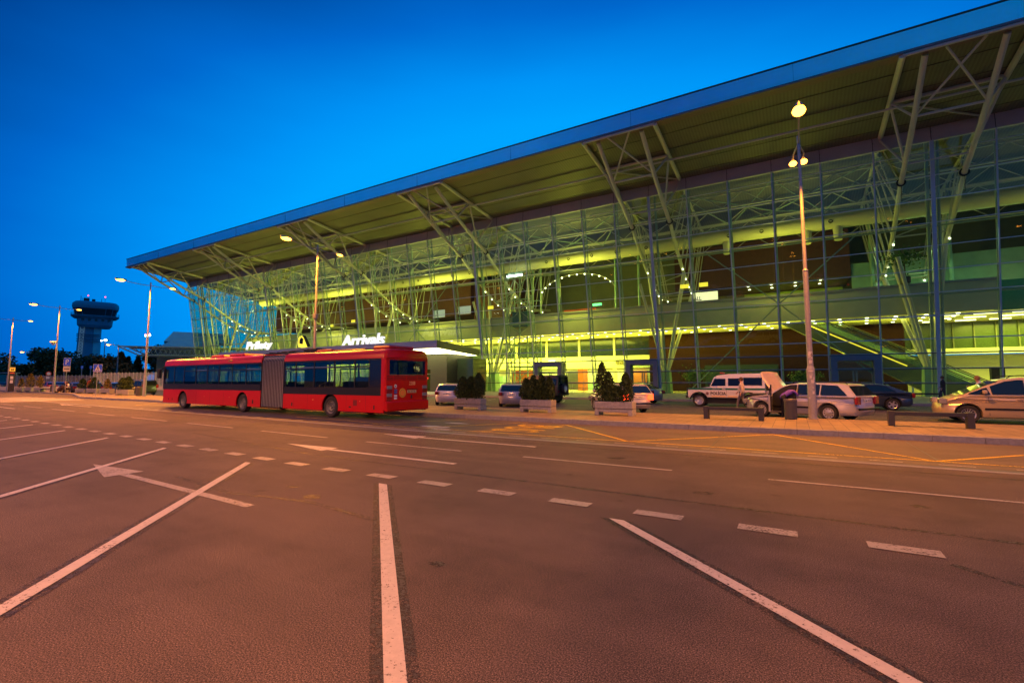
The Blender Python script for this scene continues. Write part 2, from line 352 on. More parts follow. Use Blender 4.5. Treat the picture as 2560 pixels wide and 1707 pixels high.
struct(mb, 'kerb', C_KERB)
struct(MB().prism([(60, 37.4), (60, 54), (-150, 54), (-150, 37.4)], 'Z', -.05, .12), 'terminal_forecourt', mat('forecourt_paving', (.20, .185, .16), .7, nscale=2, bump=.1))
mb = MB(); strip(mb, 60, -150, 37.3, .2, .06, 1)
mb = MB().box((-45, 37.3, .05), (210, .2, .17)); struct(mb, 'forecourt_kerb', C_KERB)
# road markings
mb = MB(); x = 2.82
for i in range(30):
    strip(mb, x, x + .56, 5.85, .21, Zm, 1); x -= 1.14 + max(0, -x - 8) * .014
struct(mb, 'bay_edge_dashes', P_OLD)
mb = MB()
mh = MB()
for k in range(-3, 11):        # angled parking bay lines
    x0 = -1.83 - 3.72 * k; y0 = 5.42 + (bend(x0) if x0 < -8 else 0)
    p = Vector((x0, y0)); q = p + Vector((1, -(.908 + .036 * k))) * (6.2 if k > -1 else 5)
    for m__, w0, w1, z_ in ((mb, -.088, .088, Zm), (mh, -.20, .19, Zr)):
        m__.add([(p.x + w0, p.y, z_), (q.x + w0, q.y, z_), (q.x + w1, q.y, z_), (p.x + w1, p.y, z_)], [(0, 1, 2, 3)])
P_HALO = paint('old_line_border', (.030, .024, .022), .44, .56, 22); struct(mh, 'removed_line_traces', P_HALO)  # dark border of old paint along the bay lines
mc = MB()
for pts in ([(1.1, 5.6), (1.9, 4.9), (2.6, 4.5), (3.6, 4.2), (5, 3.9)], [(-9, 4.1), (-7, 3.9), (-5.6, 4.15), (-4.2, 4.0)], [(-16, 7.7), (-9, 6.75), (-3, 6.7), (4, 6.6)], [(-12, 10.9), (-4, 10.7), (8, 10.75)]):
    for p_, q_ in zip(pts[:-1], pts[1:]): seg(mc, p_, q_, .09, .0035)
struct(mc, 'tarmac_seam', paint('tar_seam', (.035, .028, .026), .45, .60, 18))
mc = MB()
for cx, cy, rx in ((-2.75, 3.35, .09), (-5.8, 4.35, .16), (-6.6, 4.6, .12), (-1.2, 7.3, .15), (-8.8, 5.0, .14), (1.3, 7.9, .12), (-3.2, 9.6, .2)):
    mc.poly([(cx + rx * math.cos(t_ * .4) * random.uniform(.7, 1.2), cy + rx * .7 * math.sin(t_ * .4) * random.uniform(.7, 1.2), .003) for t_ in range(15)])
struct(mc, 'oil_spots', paint('oil_stain', (.03, .022, .018), .40, .62, 9))
struct(mb, 'parking_bay_lines', P_WHITE)
mb = MB()
for a, b in ((-.43, 4.2), (-4.95, -1.93), (-9.7, -6.56), (-14.72, -11.34), (-19.84, -16.48), (-25.18, -21.58), (-30.6, -27.1), (-36.6, -32.6), (-42.5, -38.6), (-49, -45), (-56, -52)): strip(mb, a, b, 8.78, .085, Zm)
for a, b in ((-60, -56), (-67, -63)): strip(mb, a, b, 8.6, .09, Zm)
struct(mb, 'lane_divider_lines', P_THIN)
def arrow(mb, tip, tail, yc, hw, w, hl):
    y = lambda x: yc + bend(x)
    mb.add([(tip, y(tip) + .08, Zm), (tip + hl, y(tip + hl) - hw, Zm), (tip + hl - .02, y(tip + hl) + hw * 1.1, Zm)], [(0, 1, 2)])
    strip(mb, tip + hl - .05, tail, yc, w, Zm)
mb = MB(); arrow(mb, -11.2, -5.65, 7.38, .23, .13, 1.85); arrow(mb, -10.7, -5.4, 10.2, .25, .13, 1.65); arrow(mb, -44.1, -37.6, 10.8, .3, .15, 2.1)
arrow(mb, -45.5, -39, 7.7, .2, .13, 1.6)
struct(mb, 'lane_arrows', P_WHITE)
_z = Zm; Zm = .0062; mb = MB(); mb.add([(-11.7, 3.87, Zm), (-9.95, 3.45, Zm), (-9.97, 4.02, Zm)], [(0, 1, 2)]); mb.add([(-10, 3.66, Zm), (-6.05, 3.56, Zm), (-6.05, 3.69, Zm), (-10, 3.79, Zm)], [(0, 1, 2, 3)]); struct(mb, 'faded_bay_arrow', P_OLD); Zm = _z
mb = MB()
for i in range(40):
    x = 8 - i * 1.045 * 1.0; strip(mb, x, x - .52, 11.86, .09, .0085, 1)
struct(mb, 'bus_lane_edge_dashes', P_OLD)
mb = MB()
strip(mb, -13.4, 20, 12.3, .09, Zm)
zz_ = Zm + .0002
for p, q in (((-8.5, 12.35), (-7.05, 15.65)), ((-10.9, 12.4), (-8.69, 15.8)), ((-7.05, 15.65), (-3.8, 12.3)), ((-3.8, 12.3), (-.6, 15.9)), ((-.6, 15.9), (2.3, 12.3)), ((2.3, 12.3), (5.6, 15.8)),
             ((-15.4, 13.1), (-13.36, 12.75)), ((-13.36, 12.75), (-11.5, 15.8)), ((-15.4, 13.1), (-19, 13.3)), ((-20, 13.6), (-17.5, 16)), ((-34, 14.6), (-33.4, 16.8)), ((-37.4, 14.4), (-33.4, 16.9)), ((-37.4, 14.4), (-40.5, 17.2))): zz_ += .00012; seg(mb, p, q, .10, zz_)
struct(mb, 'yellow_bus_stop_lines', P_YEL)
o = text('yellow_bus_lettering', 'BUS', P_YEL, (-8.1, 15.3, .009), (0, -1, 0), (1, 0, 0), w=2.3, h=1.7, ext=0, bold=.01); 
o.location = (-.45, -.15, 0); tag(o, kind='structure')
mb = MB()
for i in range(7):
    x = -52 - i * 2.2; mb.add([(x, 11.4, Zm), (x - 1.1, 11.4, Zm), (x - 1.5, 16.5, Zm), (x - .4, 16.5, Zm)], [(0, 1, 2, 3)])
struct(mb, 'pedestrian_crossing_stripes', P_WHITE)
mb = MB()
for x, y in ((-14.5, 33.0), (-7.6, 34.2), (-1.0, 33.2), (5.7, 33.4), (12, 33.4), (-21, 33)): seg(mb, (x, y - 1.4), (x - 1.2, y + 1.6), .1)
seg(mb, (-12, 28.2), (10, 28.2), .08); struct(mb, 'inner_road_lines', P_THIN)
# white spill stains on the bus lane
mb = MB()
for cx, cy, rx, ry in ((-10.9, 14.3, .55, .16), (-10.8, 12.9, .75, .22), (-10.4, 12.45, .7, .12), (-9.9, 12.2, .5, .08)):
    mb.poly([(cx + rx * math.cos(t_ * .35) * random.uniform(.7, 1.1), cy + ry * math.sin(t_ * .35) * random.uniform(.7, 1.1), .0078) for t_ in range(18)])
struct(mb, 'lane_stains', mat('white_spill', (.42, .38, .38), .6, nscale=9, namt=.3))

# ------------------------------------------------------------------ terminal
T = thing('airport_terminal', 'long glass-fronted airport terminal lit yellow-green inside under a wedge-shaped overhanging roof', 'terminal building')
K = .155
def gy(z, off=0): return 53.3 - K * z - off
SP = 3.865
GX = [10.55 - SP * i for i in range(-4, 32)]; XL = GX[-1]; XR = GX[0]
ROWS = [1.25, 2.5, 3.8, 5.03, 6.95, 8.86, 10.75, 12.7, 14.6, 16.5, 18.4, 20.3]
ZT = 21.2
TR = [10.5, -12.6, -35.9, -59.1, -82.4, -105.3]
def prof(mb, pts, x0, x1): return mb.prism(pts, 'X', x0, x1)
# roof: soffit wedge, fascia, lips
prof(MB(), [(39.95, 25.05), (39.95, 23.66), (49.9, 22.42), (80, 19.0), (80, 21.2), (60, 24.4)], -110.6, 34).build('roof', M_SOFF, T)
prof(MB(), [(39.7, 25.12), (39.78, 23.7), (39.93, 23.7), (39.93, 25.12)], -110.8, 34.1).build('fascia', M_FASC, T)
mb = MB(); mb.box((-38.3, 39.85, 25.19), (145.2, .42, .10)); mb.build('roof_lip', M_LIP, T)
mb = MB(); prof(mb, [(39.55, 23.68), (39.55, 23.5), (40.3, 23.42), (40.3, 23.56)], -110.8, 34.1); mb.build('eaves_trim', mat('eaves_metal', (.16, .12, .11), .6), T)
for i, x in enumerate([-98, -85.6, -73, -60.7, -48.4, -36.2, -23.7, -11.4, .9, 13.2]): MB().box((x, 39.725, 24.4), (.025, .05, 1.34)).build('fascia_joint', mat('joint_grey', (.35, .42, .46), .4, .6), T)
mb = MB()
for y in (41.9, 44.3, 46.9, 48.9):
    z = 23.66 - (y - 39.95) * .1247; mb.box((-43, y, z - .015), (135, .05, .03))
mb.build('soffit_joint', M_LIP, T)
prof(MB(), [(gy(21.2), 21.2), (gy(22.3) + .25, 22.5), (gy(22.3) + .5, 22.5), (gy(21.2) + .3, 21.2)], XL, 34).build('band_panel', M_BAND, T)
for x in GX: MB().bar((x, gy(21.2) - .015, 21.2), (x, gy(22.3) + .23, 22.45), .04, .03).build('band_joint', M_LIP, T)
# glass, mullions and transoms
for i in range(len(GX) - 1):
    a, b_ = GX[i + 1], GX[i]
    MB().poly([(a, gy(0), .12), (b_, gy(0), .12), (b_, gy(ZT), ZT), (a, gy(ZT), ZT)]).build('glass_panel', G_FAC, T)
for i, x in enumerate(GX):
    big = (i - 4) % 6 == 0
    w = .28 if big else .10
    mb = MB(); mb.bar((x, gy(0, .05), .1), (x, gy(ZT, .05), ZT), w, .12 if big else .08)
    mb.build('mullion', M_MULL, T)
    mb = MB(); o1 = -.75
    r_ = .13 if big else .075
    for dx in ((-.35, .35) if big else (-.0,)):
        mb.tube((x + dx + .12, gy(0, o1), .1), (x + dx + .12, gy(22, o1), 22), r_, n=6, cap=False)
    mb.tube((x + .05, gy(0, -.18), .1), (x + .05, gy(22, -.18), 22), .05, n=6, cap=False)
    for j, z in enumerate(ROWS):
        mb.tube((x + .05, gy(z, -.15), z), (x + .12, gy(z, o1), z), .04, n=5, cap=False)
        z2 = ROWS[j + 1] if j < 11 else 21.6
        mb.tube((x + .05, gy(z, -.15), z) if j % 2 else (x + .12, gy(z, o1), z), (x + .12, gy(z2, o1), z2) if j % 2 else (x + .05, gy(z2, -.15), z2), .024, n=5, cap=False)
    mb.build('mullion_truss', M_INN, T)
for j, z in enumerate([.1] + ROWS):
    h_ = .12 if j in (5,) else (.06 if j > 4 or j == 0 else .085)
    mb = MB(); mb.box(((XL + XR) / 2, gy(z, .035), z), (XR - XL, .07, h_)); mb.build('transom', M_MULL if j > 3 or j == 0 else M_DARK, T)
    if 0 < j < 4: MB().box(((XL + XR) / 2, gy(z, .0) , z + .07), (XR - XL, .05, .035)).build('transom_highlight', M_MULL, T)  # pale bar stands in for the highlight on the dark lower transoms
for z in (8.8, 14.5):
    mb = MB(); mb.tube((XL, gy(z, -.75), z), (XR, gy(z, -.75), z), .07, n=6); mb.tube((XL, gy(z, -.2), z - .12), (XR, gy(z, -.2), z - .12), .045, n=6); mb.build('wind_rail', M_INN, T)
# cross bracing
for xc in (-.95, -47.5):
    for s in (-1, 1):
        mb = MB(); mb.tube((xc - s * 6.6, gy(14.8, -.45), 14.8), (xc, gy(8.9, -.45), 8.9), .06, n=6); mb.tube((xc, gy(8.9, -.45), 8.9), (xc + s * 8.8, gy(.4, -.45), .4), .06, n=6)
        mb.build('cross_brace', M_INN, T)
# end wall
MB().poly([(XL, gy(0), 0), (XL, 76, 0), (XL, 76, 20), (XL, gy(ZT), ZT)]).build('end_glass', G_FAC, T)
mb = MB()
for k in range(1, 6): mb.tube((XL, gy(0) + k * 4, 0), (XL, gy(0) + k * 4 - 3, 21 - k * .4), .08, n=6)
for z in ROWS: mb.tube((XL, gy(z), z), (XL, 76, z), .035, n=5)
mb.build('end_wall_frame', M_INN, T)
# outer + inner trusses
def Lc(t, xc, s): # lower chord outside: tip to glass
    return Vector((xc + s * 2.0, 40.2 + (50.47 - 40.2) * t, 23.35 + (18.2 - 23.35) * t))
def Sc(t, xc, s): return Vector((xc + s * (3.25), 39.7 + 10.2 * t, 23.42 - 1.12 * t))
def curve(y):     # inner lower chord, sagging ring shape
    u = (y - 50.47) / 17.0; return 18.2 - 5.9 * math.sin(min(1, u * 1.25) * math.pi / 2) + 2.2 * max(0, u - .75) ** 1.2
for xc in TR:
    mb = MB()
    for s in (-1, 1):
        sag = [Lc(t, xc, s) + Vector((0, 0, -.28 * math.sin(math.pi * t))) for t in (0, .2, .4, .6, .8, 1)]
        mb.path(sag, .20)
        mb.path([Sc(0, xc, s), Sc(1, xc, s)], .20)
        mid = Sc(.52, xc, s); low = sag[2]; l8 = sag[4]
        mb.tube(mid, low, .09); mb.tube(mid, l8, .10); mb.tube(l8, Sc(1, xc, s) + Vector((0, .1, -.25)), .09)
        mb.tube(sag[2], Sc(0.02, xc, -s * .3), .085)
    mb.tube(Lc(.4, xc, -1) + Vector((0, 0, -.26)), Lc(.4, xc, 1) + Vector((0, 0, -.26)), .10)
    mb.tube(Lc(.8, xc, -1) + Vector((0, 0, -.2)), Lc(.8, xc, 1) + Vector((0, 0, -.2)), .08)
    mb.tube(Sc(.52, xc, -1), Sc(.52, xc, 1), .16); mb.tube(Sc(.52, xc, -1), Sc(1, xc, 1), .08); mb.tube(Sc(0, xc, -1), Sc(0, xc, 1), .12)
    mb.build('canopy_truss', M_STEEL, T, smooth=40)
    for s in (-1, 1):
        mb = MB(); p = Lc(1, xc, s) - Vector((0, .06, -.02)); mb.lathe([(.23, -.04), (.34, -.04), (.34, .05), (.23, .05), (.23, -.04)], p, 'Y', 16); mb.tube(p - Vector((0, .05, .3)), p - Vector((0, -.2, 1.5)), .02, n=5); mb.build('chord_collar', M_BLK, T)
    mb = MB()
    ys = [50.6 + i * 1.7 for i in range(12)]
    for s in (-1, 1):
        low = [Vector((xc + s * 2.0, y, curve(y))) for y in ys]; mb.path(low, .19)
        top = [Vector((xc + s * 3.25, y, 22.2 - (y - 50) * .115)) for y in ys]; mb.path(top, .15)
        for i in range(0, 11): mb.tube(low[i], top[i + 1] if i % 2 else top[i], .06, n=6)
        for i in range(1, 11, 2): mb.tube(low[i], top[i], .06, n=6)
    for i in range(1, 12, 2): mb.tube((xc - 2, ys[i], curve(ys[i])), (xc + 2, ys[i], curve(ys[i])), .07, n=6); mb.tube((xc - 2, ys[i], curve(ys[i])), (xc + 2, ys[i - 1], curve(ys[i - 1])), .05, n=6)
    mb.build('hall_truss', M_STEEL, T, smooth=40)
    for s in (-1, 1):
        for i in (3, 4, 5, 6, 7, 9): 
            y = ys[i] + .5; MB().ball((xc + s * 2.0 + .1, y, curve(y) - .32), .085, 8).build('hall_spotlight', E_SPOT, T)
    # raking columns on a pedestal
    mb = MB(); 
    for tx, ty in ((-2, 57.4), (2, 57.4), (-2, 62.5), (2, 62.5)):
        mb.tube((xc + tx * .12, 55.5 + (ty - 57) * .05, 2.6), (xc + tx, ty, curve(ty)), .17, .24, n=10)
    mb.tube((xc - .1, 55.3, 2.6), (xc - 2.1, 53.4, 12.5), .13, .17, n=8)
    mb.build('raking_columns', M_STEEL, T, smooth=40)
    MB().box((xc, 55.5, 1.35), (1.3, 1.3, 2.7), taper=.8).build('column_pedestal', M_TEAL, T)
# long purlins and lattice girders inside
for y, zt in ((45.0, 22.35),):
    mb = MB(); mb.tube((-106, y, zt), (34, y, zt), .10, n=8); mb.build('eaves_purlin', M_STEEL, T)
for y in (53.5, 57.5, 61.5, 66):
    zt = 21.6 - (y - 50) * .115; zb = zt - 1.5
    mb = MB(); mb.tube((XL, y, zt), (34, y, zt), .09, n=6); mb.tube((XL, y, zb), (34, y, zb), .09, n=6)
    n = 72
    for i in range(n):
        x = XL + (34 - XL) * i / n; x2 = XL + (34 - XL) * (i + 1) / n; mb.tube((x, y, zt if i % 2 else zb), (x2, y, zb if i % 2 else zt), .045, n=5, cap=False)
    mb.build('roof_girder', M_STEEL, T)
for k in range(5):     # plan bracing fans between trusses, below the roof
    xa, xb = TR[k + 1] + 3, TR[k] - 3; xm = (xa + xb) / 2
    mb = MB()
    for a in (xa, xb):
        mb.tube((a, 51.5, 21.2), (xm, 57, 19.6), .06, n=6); mb.tube((a, 62, 19.8), (xm, 57, 19.6), .06, n=6); mb.tube((a, 51.5, 21.2), ((a + xm) / 2, 56, 18.4), .05, n=6); mb.tube(((a + xm) / 2, 56, 18.4), (xm, 51.4, 21), .05, n=6)
    mb.build('roof_bracing', M_INN, T)
# cables in the left bays
for x0, x1 in ((-57.5, -62.5), (-57.5, -55.0), (-81, -79.0), (-81, -86)):
    MB().tube((x0, 49.2, 22.3), (x1, 50.4, 6.3), .03, n=5).build('stay_cable', M_GALV, T)
# interior shell
MB().b2((XL + 1, 53.4, .0), (34, 74, .10)).build('hall_floor', M_FLOOR, T)
mb = MB(); mb.b2((-98, 57, 7.75), (15.6, 74, 8.05)); mb.build('gallery_slab', M_CREAM, T)
mb = MB(); mb.b2((-98, 56.8, 7.66), (15.6, 57.05, 10.3)); mb.build('gallery_front', mat('gallery_front_panel', (.50, .50, .36), .6, nscale=1), T)
mb = MB(); mb.b2((-98, 56.7, 10.3), (15.6, 57.2, 10.52)); mb.build('gallery_coping', M_GALV, T)
mb = MB(); mb.b2((15.6, 58, 7.7), (34, 58.2, 10.4)); mb.build('glass_gallery_front', mat('dark_green_glass_panel', (.05, .22, .15), .2), T)
mb = MB(); mb.b2((15.6, 58.2, 7.75), (34, 74, 8.0)); mb.build('service_ceiling', M_CREAM, T)
wall = MB().b2((-98, 67, 3.34), (-17.15, 67.3, 5.1)); wall.build('shop_fascia', mat('shop_fascia_panel', (.75, .75, .55), .6), T)
for i in range(14):
    x = -94 + i * 5.5; MB().b2((x + .25, 67.1, 5.1), (min(x + 5.35, -17.2), 67.2, 7.7)).build('mezzanine_window', M_DGL, T)
    MB().b2((x - .1, 67, 5.1), (x + .2, 67.25, 7.7)).build('window_post', M_CREAM, T)
mb = MB(); mb.b2((-98, 70.5, .1), (-17.15, 70.8, 3.34)); mb.b2((-98, 67, 3.3), (-17.15, 70.6, 3.36)); mb.build('shop_back_wall', M_CREAM, T)
cols_ = [M_BROWN, M_RESC, mat('shelf_goods', (.35, .33, .18), .5, nscale=14, namt=.8), M_DARK, M_TEAL]
for i in range(22):
    x = -92 + i * 3.4; h_ = random.choice((1.1, 2.2, 2.9, 1.1, 2.6)); MB().rbox((x, 68 + random.random() * 1.5, .1), (x + random.uniform(1.2, 2.9), 69.9, .1 + h_)).build('shop_unit', cols_[i % 5], T)
for x in (-22.6, -31.3, -40, -49): MB().b2((x, 66.9, .1), (x + .5, 67.3, 3.34)).build('shop_pier', M_CREAM, T)
mb = MB(); mb.b2((-17.1, 66, .1), (10.5, 66.4, 7.7)); mb.build('brown_wall', M_BROWN, T)
mb = MB(); mb.b2((-27, 64.2, 6.5 * 0 + .1), (-26.2, 66, 3.2)); mb.build('orange_kiosk', M_RESC, T)
MB().box((-33.6, 60.5, 1.5), (4.2, .3, 3.0), rz=.35).build('orange_wall', M_RESC, T)
mb = MB(); mb.b2((-9.6, 63.5, .1), (-1.6, 65.9, 3.4)); mb.build('dark_kiosk', mat('dark_green_kiosk', (.03, .05, .04), .3), T)
mb = MB(); mb.b2((10.5, 71, .1), (34, 71.3, 4.3)); mb.build('bright_rear_wall', M_CREAM, T)
mb = MB(); mb.b2((10.5, 68, 4.3), (34, 68.2, 4.9)); mb.build('desk_bulkhead', M_CREAM, T)
mb = MB(); mb.b2((10.6, 68.4, 4.9), (34, 68.5, 7.7)); mb.build('office_glazing', mat('green_office_glazing', (.06, .09, .02), .25, nscale=9, namt=.5), T)
for i in range(9): MB().b2((11.5 + i * 1.7, 68.2, 4.9), (11.6 + i * 1.7, 68.35, 7.7)).build('office_mullion', M_OLIVE, T)
for x, h_ in ((15.6, 2.7), (18.6, 2.9), (21, 2.7)): MB().b2((x, 60, .1), (x + .9, 60.6, h_)).build('departure_board', M_BLK, T)
MB().rbox((11, 66, .1), (20, 67.2, 1.2)).build('service_desk', M_CREAM, T)
# upper level
mb = MB(); mb.b2((XL + 6, 73.6, 8), (34, 74, 19.8)); mb.build('hall_back_wall', M_OLIVE, T)
for a, b_, zl in ((-13.4, 6.1, 13.5), (-102.8, -47.5, 12.9)):
    MB().b2((a, 66, zl), (b_, 73, 19.0)).build('brown_upper_volume', mat('brown_upper_cladding', (.085, .026, .012), .6, nscale=2, namt=.35), T)
MB().b2((-47.4, 67, 12.1), (-38, 73, 18.8)).build('brown_upper_volume', mat('brown_upper_cladding', (.085, .026, .012), .6, nscale=2, namt=.35), T)
mb = MB(); mb.b2((-5.5, 72.8, 8.1), (5.8, 73.2, 13.4)); mb.build('bar_back_wall', mat('lime_wall', (.40, .52, .10), .6), T)
MB().b2((6.2, 66.5, 8.1), (34, 66.8, 14.9)).build('pale_green_wall', M_TEAL, T)
for x in (8, 14.6, 21): MB().tube((x, 65.5, 8.1), (x, 65.5, 19.4), .2, n=10).build('round_column', M_TEAL, T, smooth=40)
for x in (-31.8, -28.9, -20.4, -17.2, -42): MB().tube((x, 62, 8), (x, 62, 19.8), .16, n=10).build('round_column', M_TEAL, T, smooth=40)
mb = MB(); mb.b2((-23.5, 64, 10.6), (-15.4, 64.1, 11.4)); mb.b2((-29, 64, 10.6), (-24, 64.1, 11.9)); mb.build('red_cafe_front', mat('red_cafe_panel', (.5, .07, .03), .5), T)
# duct with nozzles
mb = MB(); mb.tube((-96, 58.4, 17.95), (34, 58.4, 17.95), .78, n=20); mb.build('air_duct', M_CREAM, T, smooth=40)
for x in (-6.0, 1.8, 4.5, 22): mb = MB(); mb.tube((x, 58.4, 17.6), (x, 58.1, 15.9), .45, .36, n=14); mb.build('duct_outlet', M_CREAM, T, smooth=40)
for x in (-5.7, -2.4, 3.9, 9, -25.4, -22.1, -18.8, -15, -28.7, -45, -41.7, -52, -55.3):
    MB().lathe([(0, 0), (.13, 0), (.13, -.05), (.19, -.06), (.21, .05)], (x, 57.66, 17.8), 'Y', 14).build('jet_nozzle', M_BLK, T)
# ring chandelier of bulbs
for i in range(14):
    th = math.pi * (1.02 - i / 14 * .92); p = (-25.3 + 5.6 * math.cos(th), 60 - .0 * i, 13.1 + 3.0 * math.sin(th)); MB().ball(p, .10, 8).build('ring_bulb', E_SPOT, T)
mb = MB(); mb.path([(-25.3 + 5.6 * math.cos(a_), 60.05, 13.1 + 3.0 * math.sin(a_) + .1) for a_ in [math.pi * (1.02 - i / 28 * .95) for i in range(29)]], .04, 6); mb.build('lamp_ring', M_STEEL, T)
# downlights under the gallery
for i in range(27):
    for y in (58.8, 61.5, 64.4):
        x = -46 + i * 2.28 + (y - 58) * .1
        if x < 15: MB().lathe([(0, -.03), (.15, -.03), (.15, 0)], (x, y, 7.74), 'Z', 10).build('downlight', E_SPOT, T)
for i in range(12): MB().b2((12.0 + (i % 4) * 2.6, 59.5 + i // 4 * 3, 7.6), (13.6 + (i % 4) * 2.6, 59.6 + i // 4 * 3, 7.68)).build('strip_light', E_STRIP, T)
for i in range(8): MB().lathe([(0, -.03), (.15, -.03), (.15, 0)], (-4.6 + (i // 2) * 2.6, 67 + (i % 2) * 2.4, 13.45), 'Z', 10).build('bar_downlight', E_SPOT, T)
# escalator
for dy, nm in ((59.5, 'escalator'), (62.2, 'escalator')):
    mb = MB(); dx = 0 if dy < 60 else 1.6
    P = lambda x, z, y: (x + dx, y, z)
    mb.prism([(-.9 + dx, 7.7), (1.6 + dx, 7.7), (14.4 + dx, .5), (14.4 + dx, .1), (11.2 + dx, .1)], 'Y', dy, dy + 1.3)
    e = mb.build(nm, mat('escalator_panel', (.10, .12, .09), .4, .3), T)
    for y in (dy - .03, dy + 1.33):
        MB().add([P(.6, 8.3, y), P(13.8, .9, y), P(13.8, 1.75, y), P(.6, 9.1, y)], [(0, 1, 2, 3)]).build('balustrade', G_DOOR, e)
        m2 = MB(); m2.path([P(-.6, 9.1, y), P(.6, 9.12, y), P(13.6, 1.8, y), P(14.6, 1.3, y), P(14.6, .9, y)], .05, 6); m2.build('handrail', M_BLK, e)
m_ = MB(); m_.bar((1.2, 59.4, 7.55), (9.5, 59.4, 2.9), .05, .10); m_.build('escalator_edge_light', E_YEL, T)
# lift shaft
mb = MB()
for x in (-34, -31.9, -29.8):
    for y in (55.8, 58): mb.tube((x, y, .1), (x, y, 16.4), .11, n=6)
for z in (3.4, 6.4, 9.4, 12.6, 16.4):
    for y in (55.8, 58): mb.tube((-34, y, z), (-29.8, y, z), .09, n=6)
zs = (.3, 3.4, 6.4, 9.4, 12.6, 16.4)
for i in range(5):
    mb.tube((-34, 55.8, zs[i]), (-29.8, 55.8, zs[i + 1]), .06, n=6); mb.tube((-29.8, 55.8, zs[i]), (-34, 55.8, zs[i + 1]), .06, n=6); mb.tube((-34, 55.8, zs[i]), (-34, 58, zs[i + 1]), .05, n=6)
mb.build('lift_shaft_frame', M_INN, T)
MB().rbox((-33.3, 56.2, 8.9), (-30.9, 57.7, 11)).build('lift_car', mat('blue_lift_car', (.10, .20, .17), .3, .4), T)
MB().b2((-33.9, 55.7, 15.9), (-31.5, 55.9, 16.1)).build('lift_head_light', E_COOL, T)
# signs in the hall
for x, z, w_ in ((-46.2, 10.9, 2.2), (-41.5, 11.1, 2.2)): MB().b2((x, 54.6, z), (x + w_, 54.7, z + 1.1)).build('hanging_sign', mat('white_hall_sign', (.6, .6, .55), .5, emit=.35, ecol=(.9, 1, .85)), T)
for x, z in ((-36.6, 11.5), (-10.6, 11.8), (-8.6, 11.8), (-70, 11), (-64.5, 11.4)): MB().b2((x, 55, z), (x + .9, 55.05, z + .45)).build('yellow_hall_sign', E_YEL, T)
a_ = MB().b2((-10.6, 62, 11.2), (-7.6, 62.1, 12.4)).build('advertising_screen', mat('lit_advert', (.6, .6, .4), emit=1.2, ecol=(.9, .85, .55), nscale=3, namt=.6), T)
text('sign_lettering', 'ALL', M_BLK, (-10.4, 61.9, 11.4), (1, 0, 0), (0, 0, 1), w=.95, h=.5, ext=.01, bold=.02, parent=a_)
MB().b2((-22.2, 58, 11.2), (-21, 58.1, 11.5)).build('exit_sign', E_GRN, T)
MB().b2((-33, 66.7, 4.1), (-31.9, 66.95, 4.7)).build('shop_box_sign', E_LET, T)
text('shop_lettering', 'ea', mat('olive_letter', (.25, .2, .03), .5), (-22.2, 66.9, 3.85), (1, 0, 0), (0, 0, 1), h=.62, ext=.05, parent=T)
text('shop_lettering', 'ny!', mat('green_letter', (.02, .5, .08), .5, emit=.3, ecol=(.05, .8, .1)), (-19.7, 66.9, 3.75), (1, 0, 0), (0, 0, 1), h=.85, ext=.05, shear=.2, parent=T)
MB().b2((-7.0, 53.9, .1), (-6.2, 54.4, .55)).build('hall_seat', M_BLK, T)
# doors in the facade
def door(x0, x1, dark=False):
    mb = MB(); y0, y1 = 52.35, 53.55; t_ = .5
    mb.b2((x0, y0, .1), (x0 + t_, y1, 3.75)); mb.b2((x1 - t_, y0, .1), (x1, y1, 3.75)); mb.b2((x0 + t_, y0, 3.3), (x1 - t_, y1, 3.75))
    d = mb.build('door_portal', M_FRAME, T)
    a, b_ = x0 + t_, x1 - t_; mm = (a + b_) / 2; y = 53.2; q = MB()
    for x in (a + .05, mm - .12, mm + .12, b_ - .05): q.b2((x - .06, y - .05, .12), (x + .06, y + .05, 2.45))
    q.b2((a, y - .06, 2.4), (b_, y + .06, 2.62)); q.b2((a, y - .05, 3.2), (b_, y + .05, 3.3)); q.b2((a, y - .05, .12), (b_, y + .05, .25)); q.build('door_frame', mat('door_aluminium', (.34, .34, .38), .4, .3), d)
    MB().poly([(a, y, .2), (b_, y, .2), (b_, y, 3.25), (a, y, 3.25)]).build('door_pane', G_DOOR, d)
door(-16.25, -12.75); door(2.93, 6.6); door(-27.87, -24.2)
mb = MB()
for x in [-23.5 + i * 1.35 for i in range(6)]: mb.tube((x, 51, .12), (x, 51, 1.2), .025, n=6)
for z in (.65, 1.2): mb.tube((-23.5, 51, z), (-16.8, 51, z), .03, n=6)
mb.build('entrance_handrail', mat('orange_lit_rail', (.45, .38, .30), .3, .6), T)
# hall lighting (the lamps under gallery ceiling, added fill lights in the hall)
for i in range(6):
    light('gallery_light', 'AREA', (-88 + i * 19.5, 62, 7.5), (6000, 6000, 6000, 5600, 1300, 1200)[i], HALL, 16, T, 7)
for i in range(5):
    light('ceiling_fill_light', 'AREA', (-80 + i * 20.5, (65.2, 65.2, 65.2, 62, 61)[i], 3.6), (1900, 1900, 1900, 1300, 1100)[i], (1, .90, .06), 18, T, .8, rot=(R(180), 0, 0))  # added upward fill without a fixture, brightens the gallery ceiling
light('service_light', 'AREA', (22, 64, 7.4), 3400, (.95, .95, .12), 12, T, 7)
for i in range(3): light('shop_light', 'AREA', (-84 + i * 27, 68.7, 3.2), 2400, (.95, .95, .2), 24, T, 2.4)
for i, x in enumerate((-94, -70.5, -47.5, -24, -1, 22)):
    light('hall_fill_light', 'POINT', (x, 55.6, 13.4), (4300, 4300, 3900, 2700, 1100, 320)[i], (.90, .86, .10), 1.2, T)  # added fill points in mid-air, brighten the gallery front and mullions
light('bar_light', 'AREA', (0, 69.5, 13.3), 330, (.75, .95, .1), 10, T, 4)
